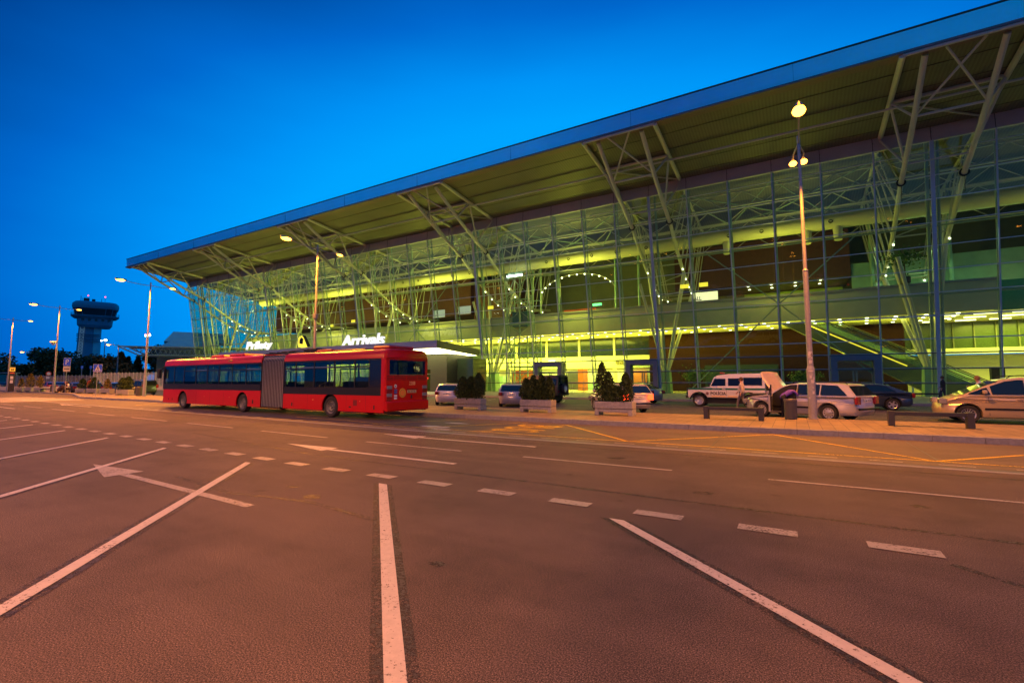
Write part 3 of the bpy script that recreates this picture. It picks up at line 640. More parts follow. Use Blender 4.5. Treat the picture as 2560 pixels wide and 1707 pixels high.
light('pale_wall_light', 'AREA', (14, 63.5, 15.5), 420, (.55, 1, .45), 12, T, 1.5, rot=(R(-35), 0, 0))

# ------------------------------------------------------------------ entrance canopy and its lettering
Cn = thing('entrance_canopy', 'lit entrance canopy with pale fascia and dark side over the dark doorway behind the bus', 'canopy')
prof(MB(), [(43.9, 5.5), (52.6, 4.92), (52.6, 5.70), (43.9, 6.30)], -84, -36.5).build('canopy_roof', mat('dark_canopy_cladding', (.06, .06, .065), .5, .2), Cn)
MB().b2((-84, 43.78, 5.46), (-36.42, 43.88, 6.36)).build('canopy_fascia', mat('pale_pink_fascia', (.52, .44, .46), .5, nscale=.6), Cn)
MB().prism([(43.82, 5.46), (52.7, 4.88), (52.7, 5.76), (43.82, 6.36)], 'X', -36.48, -36.38).build('canopy_side', mat('dark_canopy_side', (.055, .055, .06), .45), Cn)
for i in range(9):
    x = -83 + i * 5.2
    MB().add([(x, 44.1, 5.44), (x + 4.9, 44.1, 5.44), (x + 4.9, 52.3, 4.89), (x, 52.3, 4.89)], [(0, 1, 2, 3)]).build('light_panel', E_WHITE, Cn)
light('canopy_light', 'AREA', (-60, 48, 4.8), 2200, (1, .86, .16), 44, Cn, 7)
V_ = mat('dark_olive_cladding', (.030, .030, .022), .45, .1)
mb = MB(); mb.b2((-48.5, 47.6, .12), (-43.4, 53, 5.0)); mb.b2((-40.6, 47.6, .12), (-37.9, 53, 5.0)); mb.b2((-43.4, 47.6, 3.0), (-40.6, 53, 5.0)); mb.build('vestibule', V_, Cn)
MB().b2((-37.9, 49.8, .12), (-35.4, 52.9, 4.4)).build('side_screen', mat('dark_glass_screen', (.03, .045, .03), .15), Cn)
mb = MB(); mb.b2((-43.4, 47.7, .12), (-43.3, 47.8, 3)); mb.b2((-42.1, 47.7, .12), (-41.95, 47.8, 3)); mb.b2((-43.4, 47.7, 2.35), (-40.6, 47.8, 2.45)); mb.build('door_frame', M_DARK, Cn)
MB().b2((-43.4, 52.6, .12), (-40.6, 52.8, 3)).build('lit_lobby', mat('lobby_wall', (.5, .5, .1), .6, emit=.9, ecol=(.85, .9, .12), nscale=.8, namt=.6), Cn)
MB().b2((-41.7, 47.55, 1.75), (-40.9, 47.6, 2.0)).build('red_door_sign', mat('red_sign', (.6, .03, .02), .5), Cn)
tag(text('arrivals_lettering', 'Arrivals', E_LET, (-53.3, 43.95, 6.25), (1, 0, 0), (0, 0, 1), w=8.1, h=1.5, ext=.12, shear=.18, bold=.012), 'big white lit italic letters reading Arrivals on the canopy edge', 'sign', 'lettering on the canopy')
tag(text('arrivals_lettering', 'Prílety', E_LET, (-76.2, 43.95, 6.2), (1, 0, 0), (0, 0, 1), w=6.9, h=1.65, ext=.12, shear=.18, bold=.012), 'white lit italic letters reading Prílety above the bus roof', 'sign', 'lettering on the canopy')
mb = MB(); pts = [(-62.6, 6.5), (-61.7, 6.35), (-60.7, 6.5), (-61.2, 7.3), (-61.6, 7.9), (-62.1, 8.15), (-62.6, 7.9), (-62.8, 7.2)]
mb.prism(pts, 'Y', 43.8, 44.1); o = mb.build('arrival_symbol', E_YEL); tag(o, 'yellow lit landing-plane symbol standing between the two words on the canopy', 'sign')
MB().prism([(-62.3, 7.0), (-61.6, 6.9), (-61.5, 7.7), (-62.0, 7.9), (-62.3, 7.5)], 'Y', 43.74, 43.8).build('symbol_opening', M_BLK, o)
MB().prism([(-60.7, 6.5), (-60.3, 6.6), (-60.95, 7.5), (-61.5, 8.15), (-61.9, 8.1), (-61.6, 7.9), (-61.2, 7.3)], 'Y', 43.9, 44.15).build('symbol_return', M_BLK, o)
#PART3
# ------------------------------------------------------------------ street lamps
def lamp_head(mb, glow, p, d, s=1.0):
    # shell above, glowing lens under it; d = horizontal unit direction of the arm
    d = Vector(d); a = Vector((-d.y, d.x, 0)); p = Vector(p)
    pr = [(-.34, .05), (-.30, .11), (-.05, .15), (.22, .11), (.34, .03)]
    vs = []
    for t_, w in ((-.36, .05), (-.2, .12), (.1, .16), (.3, .12), (.38, .03)):
        for u, z in ((-1, 0), (-.7, .09), (0, .13), (.7, .09), (1, 0)): vs.append(p + d * t_ * s + a * w * u * s + Vector((0, 0, z * s)))
    mb.add(vs, [(i * 5 + k, i * 5 + k + 1, i * 5 + 6 + k, i * 5 + 5 + k) for i in range(4) for k in range(4)])
    glow.ball(p + d * .03 * s - Vector((0, 0, .02)), .30 * s, 12, (abs(d.x) * 1 + abs(d.y) * .62, abs(d.y) * 1 + abs(d.x) * .62, .32))
def street_lamp(label, loc, power=1.0, lcol=SODIUM, lights=True, grp='double street lamps along the pavement', back=1, cone=164):
    x, y = loc
    t = thing('street_lamp', label, 'street lamp', (x, y, .15), 0, grp)
    mb = MB(); mb.tube((0, 0, 0), (0, 0, .04), .19, n=14); mb.tube((0, 0, .04), (0, 0, 1.82), .135, .135, n=16); mb.tube((0, 0, 1.82), (0, 0, 1.95), .135, .10, n=16); mb.tube((0, 0, 1.95), (0, 0, 5.55), .098, .09, n=14)
    mb.tube((0, 0, 5.55), (0, 0, 5.62), .105, .07, n=14); mb.tube((0, 0, 5.62), (0, 0, 10.6), .068, .05, n=12); mb.tube((0, 0, 10.6), (0, 0, 10.85), .06, .055, n=10)
    mb.build('pole', M_GALV, t, smooth=35)
    mb = MB(); mb.path([(0, 0, 10.55), (0, -.8, 10.53), (0, -1.6, 10.6), (0, -2.05, 10.68)], .03, 6); mb.build('arm', M_GALV, t)
    sp = (-.19, .19) if back == 2 else (0,)
    mb = MB()
    for dx in sp: mb.path([(0, 0, 10.55), (dx, .9, 10.5), (dx, 1.55, 10.56)], .03, 6)
    mb.build('arm', M_GALV, t)
    heads = [((0, -2.35, 10.68), (0, -1, 0), 1.15)] + [((dx, 1.85, 10.56), (0, 1, 0), .8) for dx in sp]
    for p, d, s in heads:
        a, b_ = MB(), MB(); lamp_head(a, b_, p, d, s); h = a.build('lamp_head', M_GALV, t, smooth=50); b_.build('lens', E_WARM, h, smooth=60)
        if lights:
            light('lamp_light', 'SPOT', (p[0], p[1], p[2] - .2), LAMP_W * power * (1 if d[1] < 0 else .6 / len(sp)), lcol, .14, t, spot=R(cone))
    return t
L1 = street_lamp('tall double lamp with stickers on its thick base beside the grey bin', (.53, 20.88), .85, back=2, cone=108)
def sticker(parent, z, w, h, dx, m, r=.137):
    mb = MB(); vs = []
    for i in range(4):
        th = -math.pi / 2 + (dx + (i / 3 - .5) * w) / r
        for zz in (z, z + h): vs.append((r * math.cos(th), r * math.sin(th), zz))
    mb.add(vs, [(2 * i, 2 * i + 2, 2 * i + 3, 2 * i + 1) for i in range(3)]); return mb.build('sticker', m, parent)
M_ST = mat('paper_sticker', (.55, .50, .50), .7, nscale=25, namt=.25)
a_ = sticker(L1, 2.22, .15, .27, .02, M_ST, .101)
mb = MB()
for z, w_, dx in ((2.42, .02, .06), (2.36, .035, .06), (2.30, .03, .06), (2.27, .02, .065)): pass
for z0, z1, d0, d1 in ((2.28, 2.40, .055, .085), (2.425, 2.455, .06, .08)):
    r = .1025; mb.add([(r * math.cos(-math.pi / 2 + q / r), r * math.sin(-math.pi / 2 + q / r), z) for q, z in ((d0, z0), (d1, z0), (d1, z1), (d0, z1))], [(0, 1, 2, 3)])
r = .1025; F_ = lambda q, z: (r * math.cos(-math.pi / 2 + q / r), r * math.sin(-math.pi / 2 + q / r), z)
mb.add([F_(.055, 2.40), F_(.0, 2.36), F_(.003, 2.345), F_(.055, 2.375)], [(0, 1, 2, 3)]); mb.add([F_(-.03, 2.33), F_(-.015, 2.24), F_(.02, 2.24), F_(.03, 2.33), F_(.022, 2.33), F_(.014, 2.25), F_(-.01, 2.25), F_(-.022, 2.33)], [(0, 1, 6, 7), (1, 2, 5, 6), (2, 3, 4, 5)])
mb.build('litter_pictogram', M_BLK, a_)
for z, w_, h_, dx in ((2.05, .10, .12, .01), (1.74, .17, .05, 0), (1.62, .26, .02, 0), (1.50, .07, .10, -.01), (1.45, .06, .09, .10), (1.32, .11, .12, .05), (1.14, .05, .03, .05), (.92, .08, .11, .06), (.75, .05, .05, -.08)): sticker(L1, z, w_, h_, dx, M_ST, .1375 if z < 1.8 else .101)
L2 = street_lamp('double street lamp with a ring camera rising behind the long red bus', (-28.1, 20.9), 1.25)
mb = MB(); mb.lathe([(.07, 4.75), (.16, 4.8), (.20, 5.1), (.07, 5.12)], (0, 0, .9), 'Z', 14); mb.build('speaker_cone', M_GALV, L2)
L3 = street_lamp('double street lamp with small red and white lights on its pole beside a round bin', (-52.7, 20.9), 1.25)
for dx, m_ in ((-.42, E_COOL), (.42, E_COOL), (.38, E_RED), (-.46, E_RED)): MB().ball((dx, 0, 5.75 + (.12 if m_ is E_RED else 0)), .09 if m_ is E_COOL else .06, 8).build('pole_light', m_, L3)
mb = MB(); mb.tube((-.45, 0, 5.7), (.45, 0, 5.7), .03); mb.build('light_bracket', M_GALV, L3)
L4 = street_lamp('double street lamp carrying a dome security camera, in front of the control tower', (-78.5, 21.6), 1.0)
mb = MB(); mb.tube((0, 0, 6.4), (-1.0, 0, 6.4), .04); mb.lathe([(.0, 6.45), (.32, 6.42), (.34, 6.25), (.2, 6.2), (.16, 5.98), (0, 5.92)], (-1.25, 0, 0), 'Z', 14); mb.build('dome_camera', M_WHT, L4)
L5 = street_lamp('farthest left double street lamp standing by the dark bus stop totem', (-99.5, 22.3), .8)
for (x, y), s_ in (((-30, -7), 'unseen'), ((-1, -7.5), 'a'), ((-56, -7), 'b'), ((25.3, 20.9), 'c')):
    lab = {'unseen': 'car park lamp out of the picture behind the camera to the left', 'a': 'car park lamp out of the picture just behind the camera', 'b': 'car park lamp out of the picture far behind to the left', 'c': 'street lamp out of the picture to the right of the benches'}[s_]
    t = street_lamp(lab, (x, y), (1.3 if x < -20 else 1.5) if y < 0 else .35, PARK if y < 0 else SODIUM, grp='car park lamps', cone=164)

# ------------------------------------------------------------------ vehicles
def inset(pts, d):
    n = len(pts); A = sum(pts[i][0] * pts[(i + 1) % n][1] - pts[(i + 1) % n][0] * pts[i][1] for i in range(n)); sg = 1 if A > 0 else -1; out = []
    for i in range(n):
        p0, p1, p2 = Vector(pts[i - 1]), Vector(pts[i]), Vector(pts[(i + 1) % n]); a = (p1 - p0); b = (p2 - p1)
        a = a.normalized() if a.length else b; b = b.normalized() if b.length else a
        na, nb = Vector((-a.y, a.x)) * sg, Vector((-b.y, b.x)) * sg; m_ = (na + nb)
        m_ = m_.normalized() if m_.length > .1 else na
        out.append((p1.x + m_.x * d, p1.y + m_.y * d))
    return out
def sideloft(mb, pts, hw, slices, xf=None):
    n = len(pts); vs = []
    for t_, d in slices:
        q = inset(pts, d) if d else pts
        for x, z in q: vs.append((xf(x, t_, z) if xf else x, t_ * hw(x, z), z))
    o = len(slices); fs = [(k * n + i, k * n + (i + 1) % n, (k + 1) * n + (i + 1) % n, (k + 1) * n + i) for k in range(o - 1) for i in range(n)]
    for k, rev in ((0, False), (o - 1, True)):
        q = inset(pts, slices[k][1]) if slices[k][1] else pts
        for tri in tessellate_polygon([[Vector((a, b, 0)) for a, b in q]]): fs.append(tuple(i + k * n for i in (tri if rev else reversed(tri))))
    return mb.add(vs, fs)
WH = {}
def wheel_mesh(r, w, kind, n=None):
    k = (round(r, 3), w, kind)
    if k in WH: return WH[k]
    a = MB().lathe([(r * .66, -w / 2 + .01), (r * .9, -w / 2), (r * .985, -w * .36), (r, -w * .2), (r, w * .2), (r * .985, w * .36), (r * .9, w / 2), (r * .66, w / 2 - .01), (r * .66, -w / 2 + .01)], (0, 0, 0), 'Y', 26)
    ty = a.build('wheel', M_TYRE, smooth=40); me1 = ty.data; bpy.data.objects.remove(ty)
    b = MB(); f = w / 2 - .02; ri = r * .66
    if kind == 'cap':      # round trim with holes
        b.lathe([(0, f + .005), (ri * .28, f + .01), (ri * .5, f - .005), (ri * .98, f + .004), (ri, f - .02), (ri, -f)], (0, 0, 0), 'Y', 26)
    elif kind == 'steel':
        b.lathe([(0, f - .04), (ri * .25, f - .02), (ri * .33, f - .05), (ri * .6, f - .03), (ri * .75, f - .06), (ri * .9, f - .01), (ri, f), (ri, -f)], (0, 0, 0), 'Y', 24)
    else:
        ns = {'five': 5, 'multi': 14}[kind]
        b.lathe([(ri * .9, f - .01), (ri, f), (ri, -f), (ri * .9, -f), (ri * .9, f - .01)], (0, 0, 0), 'Y', 26); b.lathe([(0, f - .005), (ri * .22, f - .01), (ri * .24, f - .06), (0, f - .06)], (0, 0, 0), 'Y', 16)
        for i in range(ns):
            th = 2 * math.pi * i / ns; c_, s_ = math.cos(th), math.sin(th); b.bar((ri * .15 * c_, f - .03, ri * .15 * s_), (ri * .93 * c_, f - .025, ri * .93 * s_), .075 if ns == 5 else .02, .03, up=(0, 1, 0))
    rm = b.build('rim', M_RIM if kind != 'dark' else M_RIMD, smooth=35); me2 = rm.data; bpy.data.objects.remove(rm)
    c = MB().lathe([(0, f - .075), (ri, f - .08)], (0, 0, 0), 'Y', 20)
    if kind == 'cap':
        c = MB(); 
        for i in range(10): th = 2 * math.pi * i / 10; c.ball((ri * .74 * math.cos(th), f + .0, ri * .74 * math.sin(th)), ri * .11, 6, (1, .12, 1))
    if kind == 'steel':
        c = MB()
        for i in range(6): th = 2 * math.pi * i / 6; c.ball((ri * .66 * math.cos(th), f - .035, ri * .66 * math.sin(th)), ri * .08, 6, (1, .2, 1))
    q = c.build('rim_recess', M_BLK); me3 = q.data; bpy.data.objects.remove(q)
    WH[k] = (me1, me2, me3); return WH[k]
def add_wheel(parent, x, y, r, w, kind, steer=0):
    ms = wheel_mesh(r, w, kind); p = None
    for i, (nm, me) in enumerate(zip(('wheel', 'rim', 'rim_recess'), ms)):
        o = bpy.data.objects.new(nm, me); COL.objects.link(o)
        if i == 0: o.parent = parent; o.location = (x, y, r); o.rotation_euler = (0, random.random() * 2, (0 if y > 0 else math.pi) + steer); p = o
        else: o.parent = p
    return p
def car(name, label, cat, loc, ang, col, sp, group='vehicles parked before the terminal', sc=.97, kind='multi', plate=None, lit=False, parts=None):
    t = thing(name, label, cat, (*loc, Zr), R(ang), group, sc)
    Wd = sp['W']; belt = sp['belt']; xf_, xr_ = sp['hubs']; r = sp['r']; ra = r + .06; tum = sp.get('tum', .34); boxy = sp.get('boxy', False)
    pm = mat(name + '_paint_' + '%02d%02d%02d' % tuple(int(c * 99) for c in col), col, .28, sp.get('metal', .35), coat=.7, namt=.03) if not boxy else mat(name + '_paint_' + '%02d%02d%02d' % tuple(int(c * 99) for c in col), col, .4, 0, coat=.3, namt=.05)
    zb = sp.get('sill', .22)
    def arch(xc): 
        out = []; a0 = math.asin(max(-1, min(1, (zb - r) / ra)))
        for i in range(11): th = math.pi - a0 + (a0 * 2 - math.pi) * 0 + (-(math.pi - 2 * a0)) * i / 10; out.append((xc + ra * math.cos(th), r + ra * math.sin(th)))
        return out
    pts = [(sp['deck'][-1][0], sp['deck'][-1][1])] + arch(xr_) + arch(xf_) + sp['deck'][:-1]
    sl = [(-1, .045), (-.985, .014), (-.93, 0), (-.5, 0), (.5, 0), (.93, 0), (.985, .014), (1, .045)]
    def hwb(x, z):
        w = Wd / 2
        if not boxy:
            w -= .05 * max(0, (.45 - z)) / .3 + .035 * max(0, z - .7) / .3
            w -= .22 * max(0, (abs(x) - (sp['L'] / 2 - .75)) / .75) ** 2.4
        return w
    def bx(x, t_, z):
        if boxy: return x
        k = abs(t_) ** 3; e = max(0, abs(x) - sp['L'] / 2 + .5) / .5
        return x - math.copysign(.12 * k * e, x)
    mb = MB(); sideloft(mb, pts, hwb, sl, bx)
    mb.b2((xr_ - .3, -Wd / 2 + .25, zb + .02), (xf_ + .3, Wd / 2 - .25, zb + .2)) if False else None
    mb.build('body', pm, t, smooth=32)
    MB().b2((xr_ - .4, -Wd / 2 + .24, .2), (xf_ + .4, Wd / 2 - .24, .62)).build('chassis', M_BLK, t)
    hwc = lambda x, z: Wd / 2 - .05 - max(0, z - belt) * tum
    cb = sp['cab']; cpts = [(cb[0][0], belt - .06)] + cb + [(cb[-1][0], belt - .06)]
    mb = MB(); sideloft(mb, cpts, hwc, [(-1, .05), (-.985, .018), (-.9, 0), (-.4, 0), (.4, 0), (.9, 0), (.985, .018), (1, .05)]); cabn = mb.build('cabin', sp.get('roofmat') or pm, t, smooth=32)
    for w in sp['win']:
        for s in (-1, 1):
            mb = MB(); mb.add([(x, s * (hwc(x, z) + .006), z) for x, z in w], [tuple(range(len(w)))]); mb.build('side_window', M_CARGL, t)
            mb = MB(); q = [(x, s * (hwc(x, z) + .008), z) for x, z in w]; mb.path(q + [q[0]], .011, 4); mb.build('window_trim', M_TRIM, t)
    def slope(i, j, nm, m0, m1, name2):
        (x0, z0), (x1, z1) = cb[i], cb[j]; d = Vector((x1 - x0, z1 - z0)).normalized(); nn = Vector((d.y, -d.x)); 
        if nn.y < 0 and abs(nn.y) > .01: nn = -nn
        if nm == 'rear' and nn.x > 0: nn = -nn
        if nm == 'front' and nn.x < 0: nn = -nn
        vs = []
        for f, in ((m0,), (m1,)):
            x, z = x0 + (x1 - x0) * f, z0 + (z1 - z0) * f; h = hwc(x, z) - .085
            for u in (-1, -.6, 0, .6, 1): vs.append((x + nn.x * .012 - (0), u * h, z + nn.y * .012))
        return MB().add(vs, [(k, k + 1, k + 6, k + 5) for k in range(4)]).build(name2, M_CARGL, t)
    slope(*sp['ws'], 'front', .06, .93, 'windscreen'); slope(*sp['rw'], 'rear', .08, .9, 'rear_window')
    wd = sp.get('ww', .2); 
    for x in (xf_, xr_):
        for s in (-1, 1): add_wheel(t, x, s * (Wd / 2 - wd / 2 - .035), r, wd, kind)
    L2_ = sp['L'] / 2
    # lamps, plates, trim
    for s in (-1, 1):
        for (nm, key, mm) in (('headlight', 'hl', M_LENS), ('tail_light', 'tl', M_REDON if lit else M_REDL)):
            (a, b_) = sp[key]; mb = MB(); y0, y1 = sp.get(key + 'y', (.45, .80)); x_ = a[0]
            mb.rbox((min(a[0], b_[0]), s * y0 if s > 0 else -y1, a[1]), (max(a[0], b_[0]), s * y1 if s > 0 else -y0, b_[1]), .02); mb.build(nm, mm, t)
        mb = MB(); mx_ = sp.get('mirror', (cb[0][0] - .25, belt + .08)); mb.rbox((mx_[0] - .05, s * (Wd / 2) + (0 if s > 0 else -.2), mx_[1] - .06), (mx_[0] + .07, s * (Wd / 2) + (.2 if s > 0 else 0), mx_[1] + .08), .025); mb.build('wing_mirror', sp.get('mirm') or pm, t)
        mb = MB()
        for x in sp.get('seams', ()): mb.add([(x - .006, s * (hwb(x, .4) + .004), zb + .08), (x + .006, s * (hwb(x, .4) + .004), zb + .08), (x + .006, s * (hwb(x, belt) + .004), belt - .07), (x - .006, s * (hwb(x, belt) + .004), belt - .07)], [(0, 1, 2, 3)])
        if sp.get('seams'): mb.build('door_seams', M_BLK, t)
        for x in sp.get('handles', ()): MB().rbox((x - .1, s * (hwb(x, belt - .14)) - .01, belt - .17), (x + .1, s * (hwb(x, belt - .14)) + .03, belt - .13), .01).build('door_handle', sp.get('hm') or pm, t)
        if sp.get('strip'):
            z_ = sp['strip']; MB().rbox((xr_ + ra + .05, s * (Wd / 2 - .0) - .015, z_), (xf_ - ra - .05, s * (Wd / 2) + .02 * s if s > 0 else -Wd / 2 + .015, z_ + .07), .012).build('side_moulding', M_TRIM, t) if s > 0 else MB().rbox((xr_ + ra + .05, -Wd / 2 - .02, z_), (xf_ - ra - .05, -Wd / 2 + .015, z_ + .07), .012).build('side_moulding', M_TRIM, t)
        if sp.get('rails'):
            x0, x1, z0 = sp['rails']; yy = s * (hwc(0, z0) - .1); mb = MB(); mb.path([(x0, yy, z0 - .05), (x0 - .1, yy, z0 + .035), (0, yy, z0 + .06), (x1 + .1, yy, z0 + .03), (x1, yy, z0 - .05)], .018, 6); mb.build('roof_rail', M_TRIM, t)
    if plate:
        zp = sp.get('platez', .62); xp = sp.get('platex', -L2_ - .005)
        p = MB().rbox((xp - .015, -.27, zp - .06), (xp + .01, .27, zp + .06), .006).build('number_plate', M_PLATE, t)
        text('plate_lettering', plate, M_BLK, (xp - .018, .22, zp - .035), (0, -1, 0), (0, 0, 1), w=.45, h=.07, ext=.001, parent=p)
    if sp.get('bump'):
        z0, z1, e = sp['bump']
        for s_ in (1, -1): MB().rbox((s_ * L2_ - .06 if s_ > 0 else -L2_ - .015, -Wd / 2 + .14, z0), (L2_ + .015 if s_ > 0 else -L2_ + .06, Wd / 2 - .14, z1), .02).build('bumper_strip', M_TRIM, t)
    return t
EST = dict(L=4.67, W=1.74, r=.315, belt=.96, hubs=(1.40, -1.30), seams=(.95, -.1, -1.0), handles=(.1, -.85), strip=.46, rails=(.2, -1.9, 1.46),
    deck=[(2.18, .2), (2.31, .3), (2.335, .5), (2.30, .64), (2.24, .74), (1.9, .86), (1.15, .96), (.9, .98), (-2.15, .97), (-2.26, .93), (-2.29, .70), (-2.335, .62), (-2.335, .40), (-2.2, .24)],
    cab=[(1.2, .955), (.72, 1.22), (.36, 1.385), (-.1, 1.455), (-1.2, 1.465), (-1.8, 1.42), (-1.92, 1.38), (-2.27, .95)], ws=(0, 2), rw=(6, 7),
    win=[[(.86, 1.0), (.45, 1.27), (.22, 1.36), (-.08, 1.385), (-.08, 1.0)], [(-.14, 1.0), (-.14, 1.39), (-.98, 1.39), (-.98, 1.0)], [(-1.04, 1.0), (-1.04, 1.385), (-1.62, 1.35), (-1.98, 1.0)]],
    hl=((2.15, .58), (2.30, .74)), hly=(.42, .80), tl=((-2.31, .66), (-2.20, .95)), tly=(.52, .80), platez=.80, platex=-2.30, bump=(.46, .53, 0))
SEDAN = dict(L=4.6, W=1.77, r=.315, belt=.94, hubs=(1.36, -1.32), seams=(.95, -.1, -1.0), handles=(.1, -.85),
    deck=[(2.18, .2), (2.28, .3), (2.3, .52), (2.26, .66), (2.1, .78), (1.7, .88), (1.1, .95), (-1.5, .98), (-2.0, 1.0), (-2.22, .97), (-2.28, .8), (-2.3, .6), (-2.27, .35), (-2.15, .22)],
    cab=[(1.2, .945), (.78, 1.17), (.35, 1.34), (-.1, 1.42), (-.7, 1.42), (-1.2, 1.33), (-1.95, .99)], ws=(0, 2), rw=(5, 6),
    win=[[(.85, .99), (.45, 1.22), (.2, 1.30), (-.08, 1.34), (-.08, .99)], [(-.14, .99), (-.14, 1.345), (-.75, 1.34), (-1.1, 1.27), (-1.5, .99)]],
    hl=((2.08, .58), (2.26, .74)), hly=(.45, .82), tl=((-2.29, .68), (-2.16, .92)), tly=(.48, .80), platez=.72, platex=-2.30)
VAN = dict(L=4.63, W=1.81, r=.33, belt=1.05, hubs=(1.45, -1.39), seams=(.88, -.12, -1.2), handles=(.05, -1.0), strip=.50, rails=(.3, -2.0, 1.70), tum=.26, mirror=(.98, 1.15),
    deck=[(2.17, .22), (2.28, .32), (2.31, .5), (2.27, .68), (2.15, .82), (1.75, .97), (1.35, 1.06), (-2.15, 1.06), (-2.26, .98), (-2.3, .7), (-2.31, .4), (-2.2, .26)],
    cab=[(1.62, 1.02), (1.0, 1.34), (.45, 1.60), (0, 1.69), (-1.4, 1.70), (-2.0, 1.64), (-2.24, 1.05)], ws=(0, 2), rw=(5, 6),
    win=[[(1.42, 1.08), (1.02, 1.27), (.9, 1.31), (.82, 1.08)], [(.76, 1.08), (.80, 1.36), (.38, 1.54), (.05, 1.59), (-.08, 1.59), (-.10, 1.08)], [(-.18, 1.08), (-.16, 1.60), (-1.15, 1.60), (-1.15, 1.08)], [(-1.22, 1.08), (-1.22, 1.60), (-1.95, 1.55), (-2.08, 1.08)]],
    hl=((2.02, .70), (2.24, .90)), hly=(.46, .82), tl=((-2.30, .8), (-2.18, 1.2)), tly=(.62, .84))
HATCH = dict(L=3.85, W=1.67, r=.29, belt=.92, hubs=(1.2, -1.24), seams=(.75, -.3), handles=(-.1,),
    deck=[(1.83, .2), (1.91, .32), (1.92, .5), (1.87, .66), (1.5, .8), (1.0, .9), (-1.7, .93), (-1.86, .9), (-1.9, .65), (-1.93, .5), (-1.9, .3), (-1.8, .2)],
    cab=[(1.05, .9), (.6, 1.2), (.3, 1.35), (-.2, 1.42), (-1.0, 1.42), (-1.45, 1.34), (-1.82, .92)], ws=(0, 2), rw=(5, 6),
    win=[[(.72, .97), (.4, 1.22), (.1, 1.34), (-.3, 1.36), (-.3, .97)], [(-.36, .97), (-.36, 1.36), (-1.05, 1.33), (-1.4, .97)]],
    hl=((1.72, .58), (1.88, .72)), hly=(.42, .76), tl=((-1.92, .70), (-1.80, .90)), tly=(.54, .79), platez=.76, platex=-1.915)
def jeep(pn): return dict(L=4.5, W=1.79, r=.39, belt=1.22, hubs=(1.42, -1.35), seams=(.72, -.15, -.98), handles=(-.0, -.85), tum=.10, boxy=True, ww=.22, sill=.55, mirror=(.78, 1.32), mirm=M_BLK,
    deck=[(2.02, .52), (2.06, .6), (2.06, 1.0), (2.0, 1.08), (1.2, 1.14), (.8, 1.2), (-2.2, 1.22), (-2.22, .6), (-2.2, .55)],
    cab=[(.82, 1.18), (.55, 1.78), (.30, 1.90), (-.3, 1.97), (-2.1, 2.0), (-2.2, 1.92), (-2.21, 1.2)], ws=(0, 1), rw=(5, 6),
    win=[[(.70, 1.27), (.50, 1.68), (-.10, 1.68), (-.10, 1.27)], [(-.25, 1.27), (-.25, 1.70), (-.92, 1.70), (-.92, 1.27)], [(-1.08, 1.30), (-1.08, 1.74), (-2.05, 1.74), (-2.05, 1.30)]],
    hl=((1.98, .82), (2.08, .98)), hly=(.52, .74), tl=((-2.24, .75), (-2.18, .95)), tly=(.68, .82))
SILV = (.42, .40, .42)
est = car('estate_car', 'silver estate car with bonnet raised and driver door open, behind the grey bin', 'car', (.35, 23.35), 150, SILV, EST, kind='cap', plate='BA 351VD', sc=1.0)
van = car('people_carrier', 'beige people carrier entering the right edge behind the second bench', 'car', (6.85, 24.35), 179, (.50, .40, .25), VAN, kind='multi', sc=.98)
blu = car('saloon_car', 'dark blue saloon with bright five spoke wheels behind the silver estate', 'car', (3.0, 31.9), 181, (.03, .05, .08), SEDAN, kind='five')
vwv = car('estate_car', 'silver estate with brake lights lit, partly hidden by the third planter', 'car', (-7.9, 24.1), 133, (.50, .47, .42), EST, kind='five', plate='BA 0431', lit=True)
sil = car('saloon_car', 'silver saloon half hidden behind the estate with lit brake lights', 'car', (-9.9, 33.2), 158, (.25, .27, .30), SEDAN, kind='multi')
peu = car('hatchback_car', 'silver hatchback seen from behind between the first and second planters', 'car', (-15.3, 25.9), 117, (.34, .34, .38), HATCH, kind='cap', plate='BL 111XY')
fel = car('hatchback_car', 'white hatchback seen from behind beside the back end of the bus', 'car', (-20.1, 25.6), 122, (.62, .60, .60), HATCH, kind='cap', plate='PN 4BS131')
pol = car('police_car', 'white police off-roader with green stripe reading POLÍCIA facing left', 'police car', (-3.6, 31.3), 180, (.72, .70, .68), jeep(0), kind='steel', sc=.98)
blk = car('off_roader', 'black off-roader with a spare wheel on the back, behind the second planter', 'car', (-15.9, 30.2), 178, (.012, .018, .016), jeep(1), kind='steel', sc=.97)
